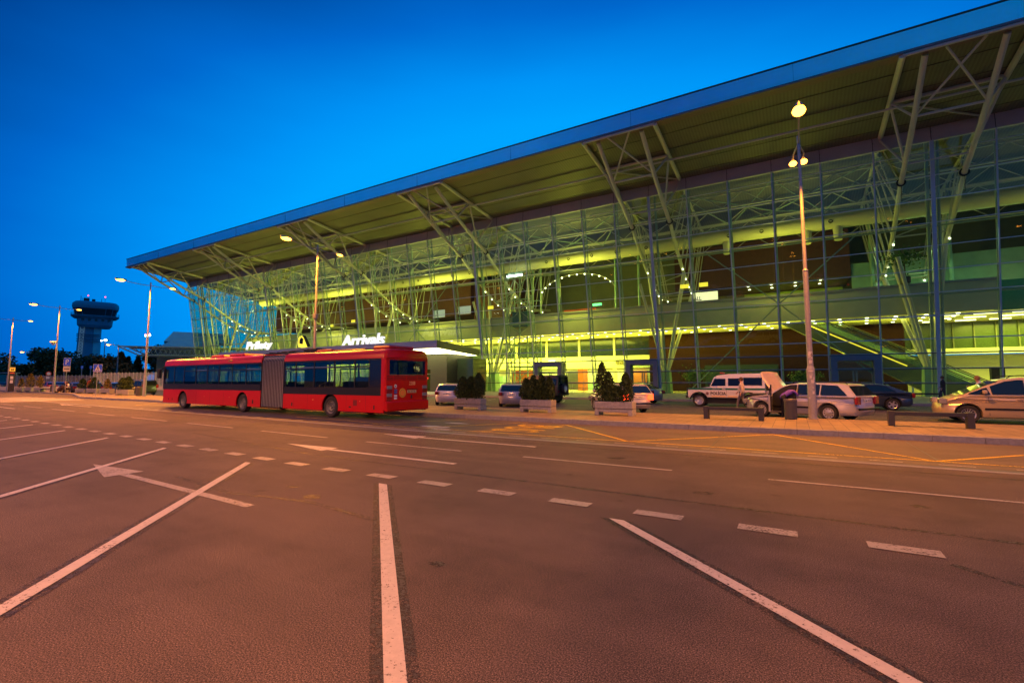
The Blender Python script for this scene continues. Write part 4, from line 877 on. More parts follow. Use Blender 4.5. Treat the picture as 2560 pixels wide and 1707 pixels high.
for c_ in (pol, blk):
    for x in (1.42, -1.35):
        for s in (-1, 1):
            mb = MB(); pr = []
            for i in range(9):
                th = math.pi * (.04 + .92 * i / 8); pr.append((x + .46 * math.cos(th), .39 + .46 * math.sin(th)))
            inn = [(x + (px_ - x) * 1.14, .39 + (pz - .39) * 1.12) for px_, pz in reversed(pr)]
            mb.prism(pr + inn, 'Y', s * .88 if s > 0 else -.97, s * .97 if s > 0 else -.88); mb.build('wheel_arch_flare', M_TRIM, c_)
    mb = MB(); mb.rbox((2.06, -.85, .5), (2.2, .85, .68), .02); mb.build('front_bumper', M_BLK, c_)
    mb = MB(); 
    for y in (-.45, -.15, .15, .45): mb.tube((2.2, y, .55), (2.18, y, 1.1), .025, n=6)
    mb.tube((2.19, -.55, 1.1), (2.19, .55, 1.1), .03, n=6); mb.tube((2.19, -.55, .8), (2.19, .55, .8), .025, n=6); mb.build('bull_bar', M_BLK, c_)
    mb = MB(); mb.b2((-1.6, -.5, .32), (1.6, .5, .6)); mb.tube((-1.35, -.7, .39), (-1.35, .7, .39), .07); mb.tube((1.42, -.7, .39), (1.42, .7, .39), .07); mb.build('axles', M_BLK, c_)
    sw = add_wheel(c_, -2.34, .1, .37, .2, 'steel'); sw.name = 'spare_wheel'; sw.location = (-2.34, .1, 1.05); sw.rotation_euler = (0, 0, R(90))
mb = MB().lathe([(0, 0), (.16, 0), (.18, -.02)], (-2.45, .1, 1.05), 'X', 18); mb.build('spare_wheel_cover', M_WHT, blk)
M_GS = mat('police_green', (.0, .14, .09), .4, coat=.4); M_YS = mat('reflective_yellow', (.75, .42, .05), .4)
for s in (1,):
    y = .905
    MB().b2((-2.2, y - .012, 1.02), (2.0, y, 1.13)).build('green_stripe', M_GS, pol)
    MB().b2((-.1, y - .012, .60), (.68, y, .655)).build('yellow_stripe', M_YS, pol); MB().b2((-.72, y - .012, .60), (-.2, y, .655)).build('yellow_stripe', M_YS, pol)
    text('police_lettering', 'POLÍCIA', M_BLK, (.74, y + .004, .72), (-1, 0, 0), (0, 0, 1), w=.86, h=.22, ext=.002, bold=.02, parent=pol)
    text('small_lettering', 'POLICAJNÝ ZBOR', M_WHT, (.66, y + .004, 1.05), (-1, 0, 0), (0, 0, 1), w=.42, h=.05, ext=.001, parent=pol)
    b_ = MB().lathe([(0, 0), (.095, 0), (.095, -.01)], (.93, y + .004, .80), 'Y', 16).build('round_badge', mat('badge_grey', (.25, .2, .22), .5), pol); MB().lathe([(0, 0), (.05, 0)], (.93, y + .008, .80), 'Y', 8).build('badge_centre', M_REDL, b_)
mb = MB(); mb.rbox((-1.0, .70, 1.84), (.12 * 0 - .15, .775, 1.93), .02); mb.build('roof_side_window', M_CARGL, pol)
mb = MB(); mb.rbox((.05, .25, 1.99), (.25, .5, 2.08), .03); mb.rbox((.05, -.5, 1.99), (.25, -.25, 2.08), .03); mb.build('roof_beacon', mat('beacon_red', (.25, .01, .01), .3, emit=.15, ecol=(1, .1, .05)), pol)
# estate: raised bonnet, open driver door, dark door opening
pm = [m_ for k_, m_ in MATS.items() if k_.startswith('estate_car_paint_42')] or [M_WHT]
hood = MB(); vs = []
for i in range(8):
    u = i / 7; x = .95 + .98 * math.sin(u * 1.35) * .62; z = .98 + 1.02 * u ** .9 * 1.0 - .1 * u * u
    for j in range(5):
        v_ = j / 4 * 2 - 1; vs.append((x + .10 * (1 - v_ * v_), v_ * (.70 - .08 * u), z + .05 * (1 - v_ * v_)))
hood.add(vs, [(i * 5 + j, i * 5 + j + 1, i * 5 + 6 + j, i * 5 + 5 + j) for i in range(7) for j in range(4)])
o = hood.build('bonnet', mat('bonnet_paint', (.40, .32, .31), .35, .2, coat=.5), est, smooth=60)
sm = o.modifiers.new('s', 'SOLIDIFY'); sm.thickness = .03
MB().rbox((.98, -.66, .86), (2.1, .66, .985), .03).build('engine_bay', M_BLK, est)
M_ESTP = [MATS[k_] for k_ in MATS if k_.startswith('estate_car_paint_41') or k_.startswith('estate_car_paint_42')]
mb = MB(); mb.prism([(0, .3), (-1.02, .3), (-1.02, .96), (-.98, .97), (-.02, .97)], 'Y', -.03, .03)
dr = mb.build('driver_door', M_ESTP[0] if M_ESTP else M_WHT, est); dr.location = (.93, .86, 0); dr.rotation_euler = (0, 0, R(-62))
mb = MB(); fr = [(-.03, 0, .97), (-.42, -.04, 1.25), (-.75, -.07, 1.36), (-1.0, -.08, 1.38), (-1.01, 0, .97)]; mb.path(fr, .022, 6); mb.build('door_window_frame', M_TRIM, dr)
MB().rbox((-.95, -.05, .35), (-.05, -.031, .9), .005).build('door_lining', M_INT, dr)
MB().prism([(.86, .3), (-.08, .3), (-.08, 1.36), (.22, 1.34), (.45, 1.25), (.86, 1.0)], 'Y', .78, .875).build('door_opening', M_BLK, est)
MB().rbox((.3, 1.9, .95), (.5, 2.1, 1.08), .03).build('spare', M_BLK, est) if False else None

# ------------------------------------------------------------------ articulated bus
B = thing('articulated_bus', 'long red articulated city bus number 2208 stopped at the kerb, seen from behind', 'bus', (-14.05, 13.78, Zr), R(-1.1))
# local frame: x runs forward = -X (we use negative x), near side y=0, far side y=2.5
W_ = 2.5
def bx_(mb, x0, x1, y0, y1, z0, z1): return mb.b2((-x1, y0, z0), (-x0, y1, z1))
def shell(name, x0, x1, prof_, m, nose0=0, nose1=0, parent=B):
    # prof_: (y,z) outline; stations along x with rounding at open ends
    st = []
    if nose0: st += [(x0, .10), (x0 + .03, .05), (x0 + .10, .012), (x0 + .2, 0)]
    else: st += [(x0, 0)]
    if nose1: st += [(x1 - .2, 0), (x1 - .10, .012), (x1 - .03, .05), (x1, .10)]
    else: st += [(x1, 0)]
    n = len(prof_); vs = []
    for x, d in st:
        for y, z in (inset(prof_, d) if d else prof_): vs.append((-x, y, z))
    fs = [(k * n + i, k * n + (i + 1) % n, (k + 1) * n + (i + 1) % n, (k + 1) * n + i) for k in range(len(st) - 1) for i in range(n)]
    for k in (0, len(st) - 1):
        q = inset(prof_, st[k][1]) if st[k][1] else prof_
        fs += [tuple(i + k * n for i in tri) for tri in tessellate_polygon([[Vector((a, b, 0)) for a, b in q]])]
    return MB().add(vs, fs).build(name, m, parent, smooth=35)
roofp = [(0, 2.50), (.015, 2.66), (.06, 2.78), (.16, 2.86), (.35, 2.90), (1.25, 2.92), (2.15, 2.90), (2.34, 2.86), (2.44, 2.78), (2.485, 2.66), (2.5, 2.50)]
def lower(name, x0, x1, ztop, holes, n0=0, n1=0, zb0=.30):
    # side skirt with wheel arch openings, both sides, plus floor
    for side, y in ((0, 0), (1, W_)):
        xs_ = [x0] 
        pts = [(x0, ztop), (x1, ztop), (x1, zb0)]
        for hx in sorted(holes, reverse=True):
            ra = .56; a0 = math.asin((zb0 - .46) / ra)
            for i in range(13): th = a0 + (math.pi - 2 * a0) * i / 12; pts.append((hx + ra * math.cos(th), .46 + ra * math.sin(th)))
        pts.append((x0, zb0))
        MB().prism([(-a, b) for a, b in pts], 'Y', y - 0.0 if side == 0 else y - .05, y + .05 if side == 0 else y).build(name, M_RED, B, smooth=30)
    mb = MB(); bx_(mb, x0 + .05, x1 - .05, .3, W_ - .3, .34, .40); mb.build('floor', M_INT, B)
    mb = MB()
    for hx in holes:
        for y0, y1 in ((.05, .55), (W_ - .55, W_ - .05)):
            bx_(mb, hx - .6, hx + .6, y0, y1, 1.03, 1.06); bx_(mb, hx - .62, hx - .58, y0, y1, .4, 1.06); bx_(mb, hx + .58, hx + .62, y0, y1, .4, 1.06)
        bx_(mb, hx - .6, hx + .6, .55, .6, .3, 1.06); bx_(mb, hx - .6, hx + .6, W_ - .6, W_ - .55, .3, 1.06)
        bx_(mb, hx - .5, hx + .5, .52, W_ - .52, .42, .5)
        mb.build('wheel_housing', M_BLK, B); mb = MB()
    for a in [x0 + .6 * 0]: pass
H1, H2, H3 = 3.42, 10.4, 16.7
RE, RB, FB, FE = 0, 6.85, 8.75, 19.25     # rear end, bellows, front end
lower('rear_side_panel', .12, RB, 1.02, [H1]); lower('front_side_panel', FB, FE - .12, 1.12, [H2, H3])
for x0, x1 in ((.0, RB), (FB, FE)):
    p_ = roofp + [(2.5 - .05, 2.5), (2.45, 2.46), (.05, 2.46), (.05, 2.5)]
    shell('roof', x0, x1, [(y, z) for y, z in roofp] + [(2.5, 2.46), (0, 2.46)], M_RED, nose0=(x0 == 0), nose1=(x1 == FE))
# windows on both sides: panes between pillars
Zt, Z0 = 2.48, 1.02
near = [(1.0, 1.84, 's'), (1.9, 3.15, 'm'), (3.2, 4.55, 'o'), (4.6, 5.9, 'o'), (5.98, 6.8, 's')]
nearF = [(8.85, 10.1, 'o'), (10.15, 11.4, 'm'), (11.5, 12.7, 's'), (12.76, 13.95, 's'), (14.0, 15.2, 'o'), (15.28, 16.6, 's'), (16.65, 17.8, 'n'), (17.85, 19.0, 'n')]
def band(x0, x1, zb_, side):
    y = -.006 if side == 0 else W_ - .034
    mb = MB(); bx_(mb, x0, x1, y, y + .04, zb_, zb_ + .32); mb.build('lower_window_panel', M_TRIM, B)
    mb = MB(); bx_(mb, x0, x1, y, y + .04, Zt - .05, Zt + .02); mb.build('window_surround', M_TRIM, B)
for side in (0, 1):
    band(.28, 4.62, .98, side); band(4.62, 6.84, .98, side); band(8.76, 19.1, 1.10, side)
    y = 0 if side == 0 else W_
    mb = MB(); bx_(mb, .12, .28, y - .003 if side == 0 else y - .05, y + .05 if side == 0 else y + .003, 1.02, Zt); mb.build('corner_panel', M_RED, B)
    mb = MB(); bx_(mb, .95, .99, y - .006 if side == 0 else y - .04, y + .04 if side == 0 else y + .004, 1.0, Zt); mb.build('pillar', M_TRIM, B)
    for a, b_, k_ in near + nearF:
        zb_ = (1.0 if a < 8 else 1.12) + (.3 if k_ != 'n' else .05)
        mb = MB(); bx_(mb, a + .02, b_ - .02, y + (.004 if side == 0 else -.012), y + (.012 if side == 0 else -.004), zb_, Zt - .05); mb.build('window', G_BUS if not (k_ == 's' and a == 1.0 and 0) else G_TINT, B)
        mb = MB(); w2 = .045
        bx_(mb, b_ - .02, b_ + .05, y - (.004 if side == 0 else .036), y + (.036 if side == 0 else .004), zb_ - .1, Zt); mb.build('pillar', M_TRIM, B)
        if k_ in 'oms':
            mb = MB(); bx_(mb, a + .02, b_ - .02, y - (.002 if side == 0 else .02), y + (.02 if side == 0 else .002), 2.13, 2.17); mb.build('window_bar', M_TRIM, B)
        if k_ == 'o': mb = MB(); bx_(mb, a + .03, b_ - .03, y + (.0 if side == 0 else -.02), y + (.02 if side == 0 else 0), 2.17, 2.21); mb.build('vent_deflector', mat('blue_grey_glass_edge', (.08, .16, .3), .3), B)
# dark blanked panel behind the rear-most window
mb = MB(); bx_(mb, .29, .95, -.002, .03, 1.0, 2.48); mb.build('blank_window', mat('tinted_panel', (.008, .008, .012), .12), B)
# rear face
mb = MB(); bx_(mb, .02, .12, .04, W_ - .04, .62, 1.82); bx_(mb, .02, .12, .04, .20, 1.82, 2.5); bx_(mb, .02, .12, W_ - .20, W_ - .04, 1.82, 2.5); bx_(mb, .02, .12, .04, W_ - .04, 2.42, 2.56); mb.build('rear_panel', M_RED, B)
mb = MB()
for y0, y1 in ((0, .1), (W_ - .1, W_)): mb.tube((-.10, (y0 + y1) / 2 + (.02 if y0 == 0 else -.02), .4), (-.10, (y0 + y1) / 2 + (.02 if y0 == 0 else -.02), 2.6), .075, n=12)
mb.build('corner_post', M_RED, B, smooth=50)
mb = MB(); mb.rbox((-.1, -.005, .34), (.06, W_ + .005, .76), .05); mb.build('rear_bumper', M_RED, B)
mb = MB(); bx_(mb, .015, .05, .2, W_ - .2, 1.84, 2.44); mb.build('rear_window', G_TINT, B)
mb = MB(); mb.b2((-.07, .3, 1.9), (-.05, .45, 2.35)); mb.build('rear_seat_post', M_BLK, B)
lv = MB()
for k in range(3):
    for y0, y1 in ((.06, .40), (.46, 1.12), (1.2, 1.78), (1.84, W_ - .12)): lv.b2((-.02 - .001, y0, 1.76 - k * .07), (.0 - .012, y1, 1.785 - k * .07))
lv.build('louvres', mat('dark_red_louvre', (.05, .004, .004), .6), B)
for s, yy in ((0, .07), (1, W_ - .36)):
    for k, m_ in enumerate((M_LENS, M_REDL, M_LENS, M_REDL)):
        mb = MB(); mb.rbox((-.03, yy, 1.24 - k * .155), (-.005, yy + .29, 1.38 - k * .155), .012); mb.build('rear_light', m_, B)
text('fleet_number', '2208', mat('cream_number', (.7, .45, .18), .5), (.0, 1.33, 1.40), (0, 1, 0), (0, 0, 1), w=.36, h=.15, ext=.004, parent=B).location = (-.015, 0, 0)
o = MB().rbox((-.03, 1.22, 1.07), (-.005, 1.76, 1.19), .008).build('number_plate', mat('bus_plate', (.55, .38, .2), .5), B); text('plate_lettering', 'BL 291 OL', M_BLK, (-.001, 1.27, 1.095), (0, 1, 0), (0, 0, 1), w=.44, h=.07, ext=.002, parent=o)
mb = MB(); mb.rbox((-.01, 1.17, 1.21), (.012, 1.85, 1.235), .005); mb.build('plate_lamp_strip', M_TRIM, B)
o = MB().lathe([(0, .008), (.19, .008), (.19, 0)], (-.005, .93, 1.08), 'X', 24).build('round_sticker', mat('yellow_disc', (.75, .36, .03), .5, nscale=12, namt=.3), B); MB().lathe([(.135, .010), (.15, .010)], (-.004, .93, 1.08), 'X', 24).build('sticker_ring', mat('brown_ring', (.3, .1, .02), .5), o)
MB().lathe([(0, .0115), (.11, .0115)], (-.004, .93, 1.08), 'X', 20).build('sticker_centre', mat('orange_disc', (.8, .24, .03), .5), o)
o = MB().lathe([(0, .008), (.07, .008), (.07, 0)], (-.005, .53, 1.36), 'X', 18).build('speed_sticker', M_WHT, B); text('speed_number', '80', M_BLK, (.006, .49, 1.33), (0, 1, 0), (0, 0, 1), w=.08, h=.06, ext=.001, parent=o)
for z, m_ in ((1.16, 'blue'), (1.06, 'blue2'), (.93, 'w'), (.83, 'w2')): MB().b2((-.003, .46, z), (.004, .62, z + .075)).build('small_sticker', mat('blue_sticker', (.06, .1, .35), .5) if m_[0] == 'b' else M_WHT, B)
mb = MB(); mb.rbox((-.012, 1.42, .84), (.012, 1.5, .98), .01); mb.build('tail_hook_cover', M_BLK, B)
o = MB().b2((-.16, 1.35, 1.9), (-.14, 1.95, 2.36)).build('destination_box', M_BLK, B); text('line_number', '96', mat('pale_green_digit', (.3, .4, .1), .5, emit=.25, ecol=(.75, .85, .3)), (.0, 1.6, 2.0), (0, 1, 0), (0, 0, 1), w=.24, h=.2, ext=.004, bold=.01, parent=o).location = (-.012, 0, 0)
MB().b2((.012, 1.62, 1.94), (.016, 1.96, 2.30)).build('number_board', mat('number_board_black', (.012, .012, .012), .4), B)
text('line_number', '96', MATS['pale_green_digit'], (.018, 1.68, 1.99), (0, 1, 0), (0, 0, 1), w=.23, h=.2, ext=.003, bold=.01, parent=B)
# bellows
prb = [(0.03, .32), (0.03, 2.5), (.08, 2.72), (.2, 2.83), (2.3, 2.83), (2.42, 2.72), (2.47, 2.5), (2.47, .32)]
nf = 15; mb = MB(); vs = []
for i in range(nf * 2 + 1):
    x = RB + (FB - RB) * i / (nf * 2); d = 0 if i % 2 else .08
    for y, z in (inset(prb, d) if d else prb): vs.append((-x, y, z))
n = len(prb); mb.add(vs, [(k * n + i, k * n + (i + 1) % n, (k + 1) * n + (i + 1) % n, (k + 1) * n + i) for k in range(nf * 2) for i in range(n - 1)])
mb.build('bellows', mat('grey_bellows', (.36, .34, .33), .75), B)
fm = MB()
for i in range(1, nf * 2, 2):
    x = RB + (FB - RB) * i / (nf * 2)
    fm.b2((-x - .014, .012, .34), (-x + .014, .028, 2.52)); fm.bar((-x, .015, 2.52), (-x, .16, 2.838), .028, .02, up=(1, 0, 0))
fm.build('bellows_groove_shade', M_BLK, B)  # black strips stand in for the shade in the bellows grooves
for x in (RB - .04, FB): 
    mb = MB(); bx_(mb, x, x + .04, .01, .04, .32, 2.6); bx_(mb, x, x + .04, W_ - .04, W_ - .01, .32, 2.6); bx_(mb, x, x + .04, .1, W_ - .1, 2.82, 2.87); mb.build('bellows_frame', M_TRIM, B)
# front end
mb = MB(); bx_(mb, FE - .14, FE - .02, .05, W_ - .05, .34, 1.1); mb.build('front_panel', M_RED, B); mb = MB(); bx_(mb, FE - .06, FE - .04, .1, W_ - .1, 1.1, 2.5); mb.build('windscreen', G_BUS, B)
for y0_ in (0, W_ - .07): mb = MB(); bx_(mb, FE - .14, FE - .03, y0_, y0_ + .07, 1.1, 2.5); mb.build('front_pillar', M_TRIM, B)
mb = MB(); mb.rbox((-FE - .15, -.28, 1.75), (-FE + .05, -.08, 2.3), .04); mb.tube((-FE + .05, -.1, 2.3), (-FE + .25, .1, 2.6), .03); mb.build('wing_mirror', M_BLK, B)
# roof equipment
for x0, x1, y0, y1, h_, m_ in ((.35, 1.4, .5, 2.0, .16, M_REDT), (1.9, 4.1, .6, 1.9, .09, M_TRIM), (4.3, 5.5, .7, 1.8, .16, M_REDT), (9.0, 11.2, .8, 1.7, .06, M_REDT), (11.5, 13, .6, 1.9, .17, M_REDT), (13.6, 15, .6, 1.9, .16, M_REDT), (16, 17.6, .7, 1.8, .05, M_REDT)):
    mb = MB(); mb.rbox((-x1, y0, 2.9), (-x0, y1, 2.9 + h_), min(.07, h_ * .45)); mb.build('roof_unit', m_, B, smooth=25)
mb = MB(); mb.b2((-9.6, .7, 2.93), (-5.6, .76, 3.0)); mb.b2((-9.6, 1.7, 2.93), (-5.6, 1.76, 3.0)); 
for x in (-9.3, -8.6, -7.6, -6.4, -5.9): mb.b2((x, .7, 3.0), (x + .08, 1.76, 3.05))
mb.tube((-9, 1.2, 3.08), (-5.8, 1.0, 3.13), .03); mb.rbox((-6.5, .9, 3.0), (-5.7, 1.5, 3.16), .03); mb.build('roof_rack', M_BLK, B)
# wheels, details, interior
for hx in (H1, H2, H3):
    for y, f in ((.17, 1), (W_ - .17, -1)):
        k = ('bus',)
        ms = wheel_mesh(.46, .28, 'steel'); p = None
        for i, (nm, me) in enumerate(zip(('wheel', 'rim', 'rim_recess'), ms)):
            if i == 1:
                me = me.copy(); me.materials[0] = M_RIMD
            o = bpy.data.objects.new(nm, me); COL.objects.link(o)
            if i == 0: o.parent = B; o.location = (-hx, y, .46); o.rotation_euler = (0, 0, math.pi if f > 0 else 0); p = o
            else: o.parent = p
for x, z, w, h_ in ((.62, .42, .07, .17), (6.1, .42, .09, .16), (2.05, .46, .13, .06), (17.9, .46, .06, .12), (18.35, .46, .06, .12), (9.35, .44, .1, .2)): MB().rbox((-x - w, -.012, z), (-x, .002, z + h_), .005).build('side_vent', M_BLK, B)
lv = MB()
for k in range(7): lv.b2((-1.92, -.008, .55 + k * .035), (-1.68, .001, .57 + k * .035))
lv.build('side_grille', M_BLK, B)
sm_ = MB()
for x in (1.15, 2.35, 5.0, 6.0, 12.2, 13.6, 15.1, 9.75): bx_(sm_, x, x + .012, -.003, .002, .36, .98)
sm_.build('panel_seams', mat('dark_red_seam', (.12, .002, .002), .5), B)
for x in (1.5, 4.6, 7.2 + 4.4, 14.2, 17.2): MB().ball((-x, -.005, .74), .03, 8, (1.3, .4, .8)).build('side_marker', mat('orange_marker', (.6, .2, .03), .3), B)
text('fleet_number', '2208', mat('gold_number', (.5, .28, .06), .5), (-11.9, -.0, 2.6), (1, 0, 0), (0, 0, 1), w=.42, h=.11, ext=.004, parent=B).location = (0, -.006, -.02)
for i, x in enumerate((2.1, 2.9, 4.5, 5.2, 9.6, 10.6, 11.8, 12.6, 13.6, 14.4)):
    for y in (.25, 1.75):
        mb = MB(); mb.rbox((-x, y, .8), (-x + .42, y + .45, .92), .03); mb.rbox((-x + .38, y, .85), (-x + .48, y + .45, 1.55), .03); mb.build('seat', mat('blue_seat', (.05, .06, .14), .8), B)
mb = MB()
for x in (2.5, 4.2, 5.7, 9.3, 11.3, 13.1, 15.0, 16.6):
    for y in (.8, 1.7): mb.tube((-x, y, .4), (-x, y, 2.6), .018, n=6)
for y in (.8, 1.7): mb.tube((-1.2, y, 2.25), (-6.6, y, 2.25), .016, n=6); mb.tube((-9, y, 2.25), (-17, y, 2.25), .016, n=6)
mb.build('grab_rails', mat('yellow_rail', (.5, .4, .03), .4), B)
mb = MB(); bx_(mb, 1.9, RB, .08, W_ - .08, 2.40, 2.44); bx_(mb, FB, 18.2, .08, W_ - .08, 2.40, 2.44); mb.build('ceiling_lining', M_INT, B)
mb = MB(); bx_(mb, .3, 1.9, .1, W_ - .1, .4, 1.75); mb.build('engine_cover', M_INT, B)
mb = MB(); mb.rbox((-17.6, .35, 1.0), (-17.45, 1.0, 1.9), .03); mb.rbox((-18.3, .3, .9), (-17.9, 1.6, 1.35), .04); mb.build('driver_seat', M_INT, B)
#PART4
# ------------------------------------------------------------------ planters with evergreen shrubs
def leaf_mat(name, a, b):
    m, t, bs, v = newmat(name); gi = t.nodes.new('ShaderNodeNewGeometry')
    c = ramp(t, gi.outputs['Random Per Island'], [(0, a), (.55, tuple((x + y) / 2 for x, y in zip(a, b))), (1, b)])
    t.links.new(c, bs.inputs['Base Color']); bs.inputs['Roughness'].default_value = .6; bs.inputs['Specular IOR Level'].default_value = .25; return m
F_CON = leaf_mat('conifer_foliage', (.010, .026, .007), (.05, .085, .022)); F_YEL = leaf_mat('golden_shrub_foliage', (.05, .045, .01), (.20, .14, .03)); F_TREE = leaf_mat('tree_foliage', (.02, .035, .012), (.06, .08, .02)); F_IN = leaf_mat('indoor_foliage', (.02, .06, .01), (.10, .22, .04))
def leaves(mb, pts, s, up=.3, asp=2.2):
    for p in pts:
        p = Vector(p); d = Vector((random.gauss(0, 1), random.gauss(0, 1), random.gauss(0, 1) + up)).normalized(); a = d.orthogonal().normalized(); a = (Matrix.Rotation(random.random() * 6.28, 3, d) @ a) * s * random.uniform(.5, 1.1) / asp; l = d * s * random.uniform(.6, 1.2)
        mb.add([p - a * .4, p + l * .5 - a, p + l, p + l * .5 + a], [(0, 1, 2, 3)])
def flame(cx, cy, z0, h, r, n):
    out = []
    for _ in range(n):
        u = random.random() ** .8; zz = z0 + h * u; rr = r * min(1, (.55 + u * 1.6)) * (1 - u ** 2.2) ** .8 + .02; th = random.random() * 6.28; q = rr * (random.random() ** .35) * (1 + .18 * math.sin(th * 3 + u * 9)); out.append((cx + q * math.cos(th), cy + q * math.sin(th), zz))
    return out
def planter(label, loc, rz, sz, bushes, fol=None, grp='concrete planters along the pavement', leaf=.09, dens=1.0):
    L, D, H = sz; t = thing('planter', label, 'planter', (*loc, .15), rz, grp)
    mb = MB(); h1 = H * .46; mb.rbox((-L / 2, -D / 2, h1 + .02), (L / 2, D / 2, H - .0), .015); mb.build('trough', C_PLANT, t)
    mb = MB(); mb.rbox((-L / 2 + .02, -D / 2 + .02, .13), (L / 2 - .02, D / 2 - .02, h1), .012); 
    for s in (-1, 1): mb.rbox((s * (L / 2 - .09) - .09, -D / 2, 0), (s * (L / 2 - .09) + .09, D / 2, h1 + .001), .012)
    mb.build('base', C_PLANT, t)
    MB().b2((-L / 2 + .04, -D / 2 + .04, h1 + .021), (L / 2 - .04, D / 2 - .04, H - .03)).build('soil', mat('dark_soil', (.03, .02, .015), .95), t) if False else None
    for (bx0, by0, h, r, n) in bushes:
        mb = MB(); leaves(mb, flame(bx0, by0, H - .06, h, r, int(n * dens)), leaf, 1.6); mb.build('shrub', fol or F_CON, t, recalc=False)
        mb = MB(); mb.tube((bx0, by0, H - .05), (bx0, by0, H + h * .7), .03, .01, 6); mb.build('stem', M_BROWN, t)
    return t
PS = (1.62, .52, .56)
planter('concrete planter with two round dark shrubs right beside the bus tail', (-13.95, 19.4), R(-1), PS, [(-.46, 0, 1.08, .42, 2200), (.02, .05, 1.10, .42, 2200), (.52, 0, 1.25, .34, 2000)], leaf=.10)
planter('concrete planter with four ragged conifers in front of the black off-roader', (-10.1, 19.3), R(-1), PS, [(-.60, 0, .98, .32, 1400), (-.22, 0, 1.12, .32, 1400), (.2, .0, 1.15, .30, 1400), (.58, 0, 1.05, .28, 1200), (-.4, .05, .9, .3, 900)], leaf=.10)
planter('concrete planter with one tall pointed conifer and a shorter one before the braking estate', (-6.42, 19.15), R(-1), (1.60, .52, .56), [(-.55, 0, 1.66, .30, 2000), (-.28, .05, 1.25, .27, 1200), (.04, 0, .66, .34, 1200), (.47, 0, 1.20, .32, 1900)], leaf=.085)
far = [(at(57.8, 0, 70), 'planter with a thin yellow shrub just right of the dark totem', F_YEL, [(0, 0, 1.9, .5, 500)]), (at(81.4, 0, 68), 'planter with the tallest golden shrub, second right of the dark totem', F_YEL, [(-.1, 0, 2.9, .8, 800)]), (at(105, 0, 66), 'planter with a pointed golden shrub left of the far bench and bin', F_YEL, [(0, 0, 2.4, .6, 600)]),
       (at(211, 0, 56.5), 'planter with a green shrub behind the walker, left of a pair', F_CON, [(0, 0, 1.7, .7, 700)]), (at(239.5, 0, 55), 'planter with a wide shrub directly behind the pedestrian crossing sign', F_CON, [(0, 0, 1.9, .7, 700)]), (at(272.5, 0, 53.5), 'planter with a small golden shrub right of the crossing sign', F_YEL, [(0, 0, 1.6, .5, 500)])]
for (x, y), lab, f_, bs in far:
    planter(lab, (x, y), R(12), (1.62, .6, .58), [(a_, b_, c_ * .68, d_ * .7, e_) for a_, b_, c_, d_, e_ in bs], f_, leaf=.15)
planter('wide grey planter with a broad bushy evergreen left of the round bin', at(317, 0, 49), R(20), (1.62, .6, .58), [(-.4, 0, 1.2, .5, 900), (.4, 0, 1.35, .5, 1000), (0, 0, 1.2, .5, 700)], F_CON, leaf=.12)
# ------------------------------------------------------------------ benches, bins, signs
M_BEN = mat('anthracite_bench', (.022, .023, .034), .5, .2, namt=.15)
def bench(label, loc, rz, L=1.95, grp='low dark benches on the pavement', s=1):
    t = thing('bench', label, 'bench', (*loc, .15), rz, grp, s)
    MB().rbox((-L / 2 + .1, -.14, .335), (L / 2 - .1, .14, .45), .01).build('seat', M_BEN, t)
    for q in (-1, 1): MB().rbox((q * (L / 2 - .06) - .08, -.16, 0), (q * (L / 2 - .06) + .08, .16, .47), .008).build('leg', mat('dark_bench_leg', (.025, .025, .032), .5), t)
    return t
bench('low dark bench in front of the silver estate with its bonnet up', (-1.98, 19.15), R(-2)); bench('low dark bench with a scratched seat at the right edge, before the people carrier', (3.48, 19.05), R(-2), 1.95)
bench('low bench against the glass wall behind the people carrier', (7.9, 45.5), 0, 2.4)
bench('far bench left of the square bin, near the suitcase', at(125, 0, 65), R(25), 1.9); bench('far bench beside the seated person in white', at(181, 0, 60), R(25), 1.9)
def bin_(label, loc, r=.205, h=.74):
    t = thing('litter_bin', label, 'litter bin', (*loc, .15), 0, 'round litter bins')
    MB().lathe([(0, 0), (r * .94, 0), (r * .94, .03), (r, .04), (r, h * .88)], (0, 0, 0), 'Z', 24).build('drum', mat('dark_grey_bin', (.06, .06, .06), .5, .2), t, smooth=40)
    MB().lathe([(r * 1.03, h * .88), (r * 1.05, h * .9), (r * 1.05, h * .97), (r * .95, h), (r * .8, h), (r * .8, h * .9)], (0, 0, 0), 'Z', 24).build('rim', mat('bin_rim', (.13, .12, .11), .4, .4), t, smooth=40)
    m_ = MB()
    for i in range(5): m_.ball((random.uniform(-.1, .1), random.uniform(-.1, .1), h * .96), .05, 6, (1.2, 1, .6))
    m_.build('rubbish', M_BROWN, t); return t
bin_('round dark grey litter bin full of rubbish left of the thick lamp base', (-.17, 20.35)); bin_('round olive bin beside the lamp left of the bus front', at(352, 0, 46.5), .27, .85); bin_('dark bin between the far bench and the camera lamp', at(137, 0, 64), .27, .85)
M_BLUE = mat('blue_sign_face', (.02, .07, .42), .4, emit=.12, ecol=(.05, .15, 1)); M_SW = mat('white_sign_face', (.75, .7, .65), .5)
s1 = thing('crossing_sign', 'square blue pedestrian crossing sign on a thin pole left of the bus front', 'road sign', (*at(245.5, 0, 40), .15), R(70)); s1.scale[0] = .75
MB().tube((0, 0, 0), (0, 0, 2.85), .035, n=8).build('pole', M_GALV, s1)
f_ = MB().rbox((-.39, -.06, 2.2), (.39, -.03, 2.86), .03).build('sign_panel', M_SW, s1); MB().b2((-.355, -.068, 2.235), (.355, -.062, 2.825)).build('sign_face', M_BLUE, f_)
MB().prism([(-.29, 2.28), (.29, 2.28), (0, 2.79)], 'Y', -.074, -.069).build('white_triangle', M_SW, f_)
mb = MB()
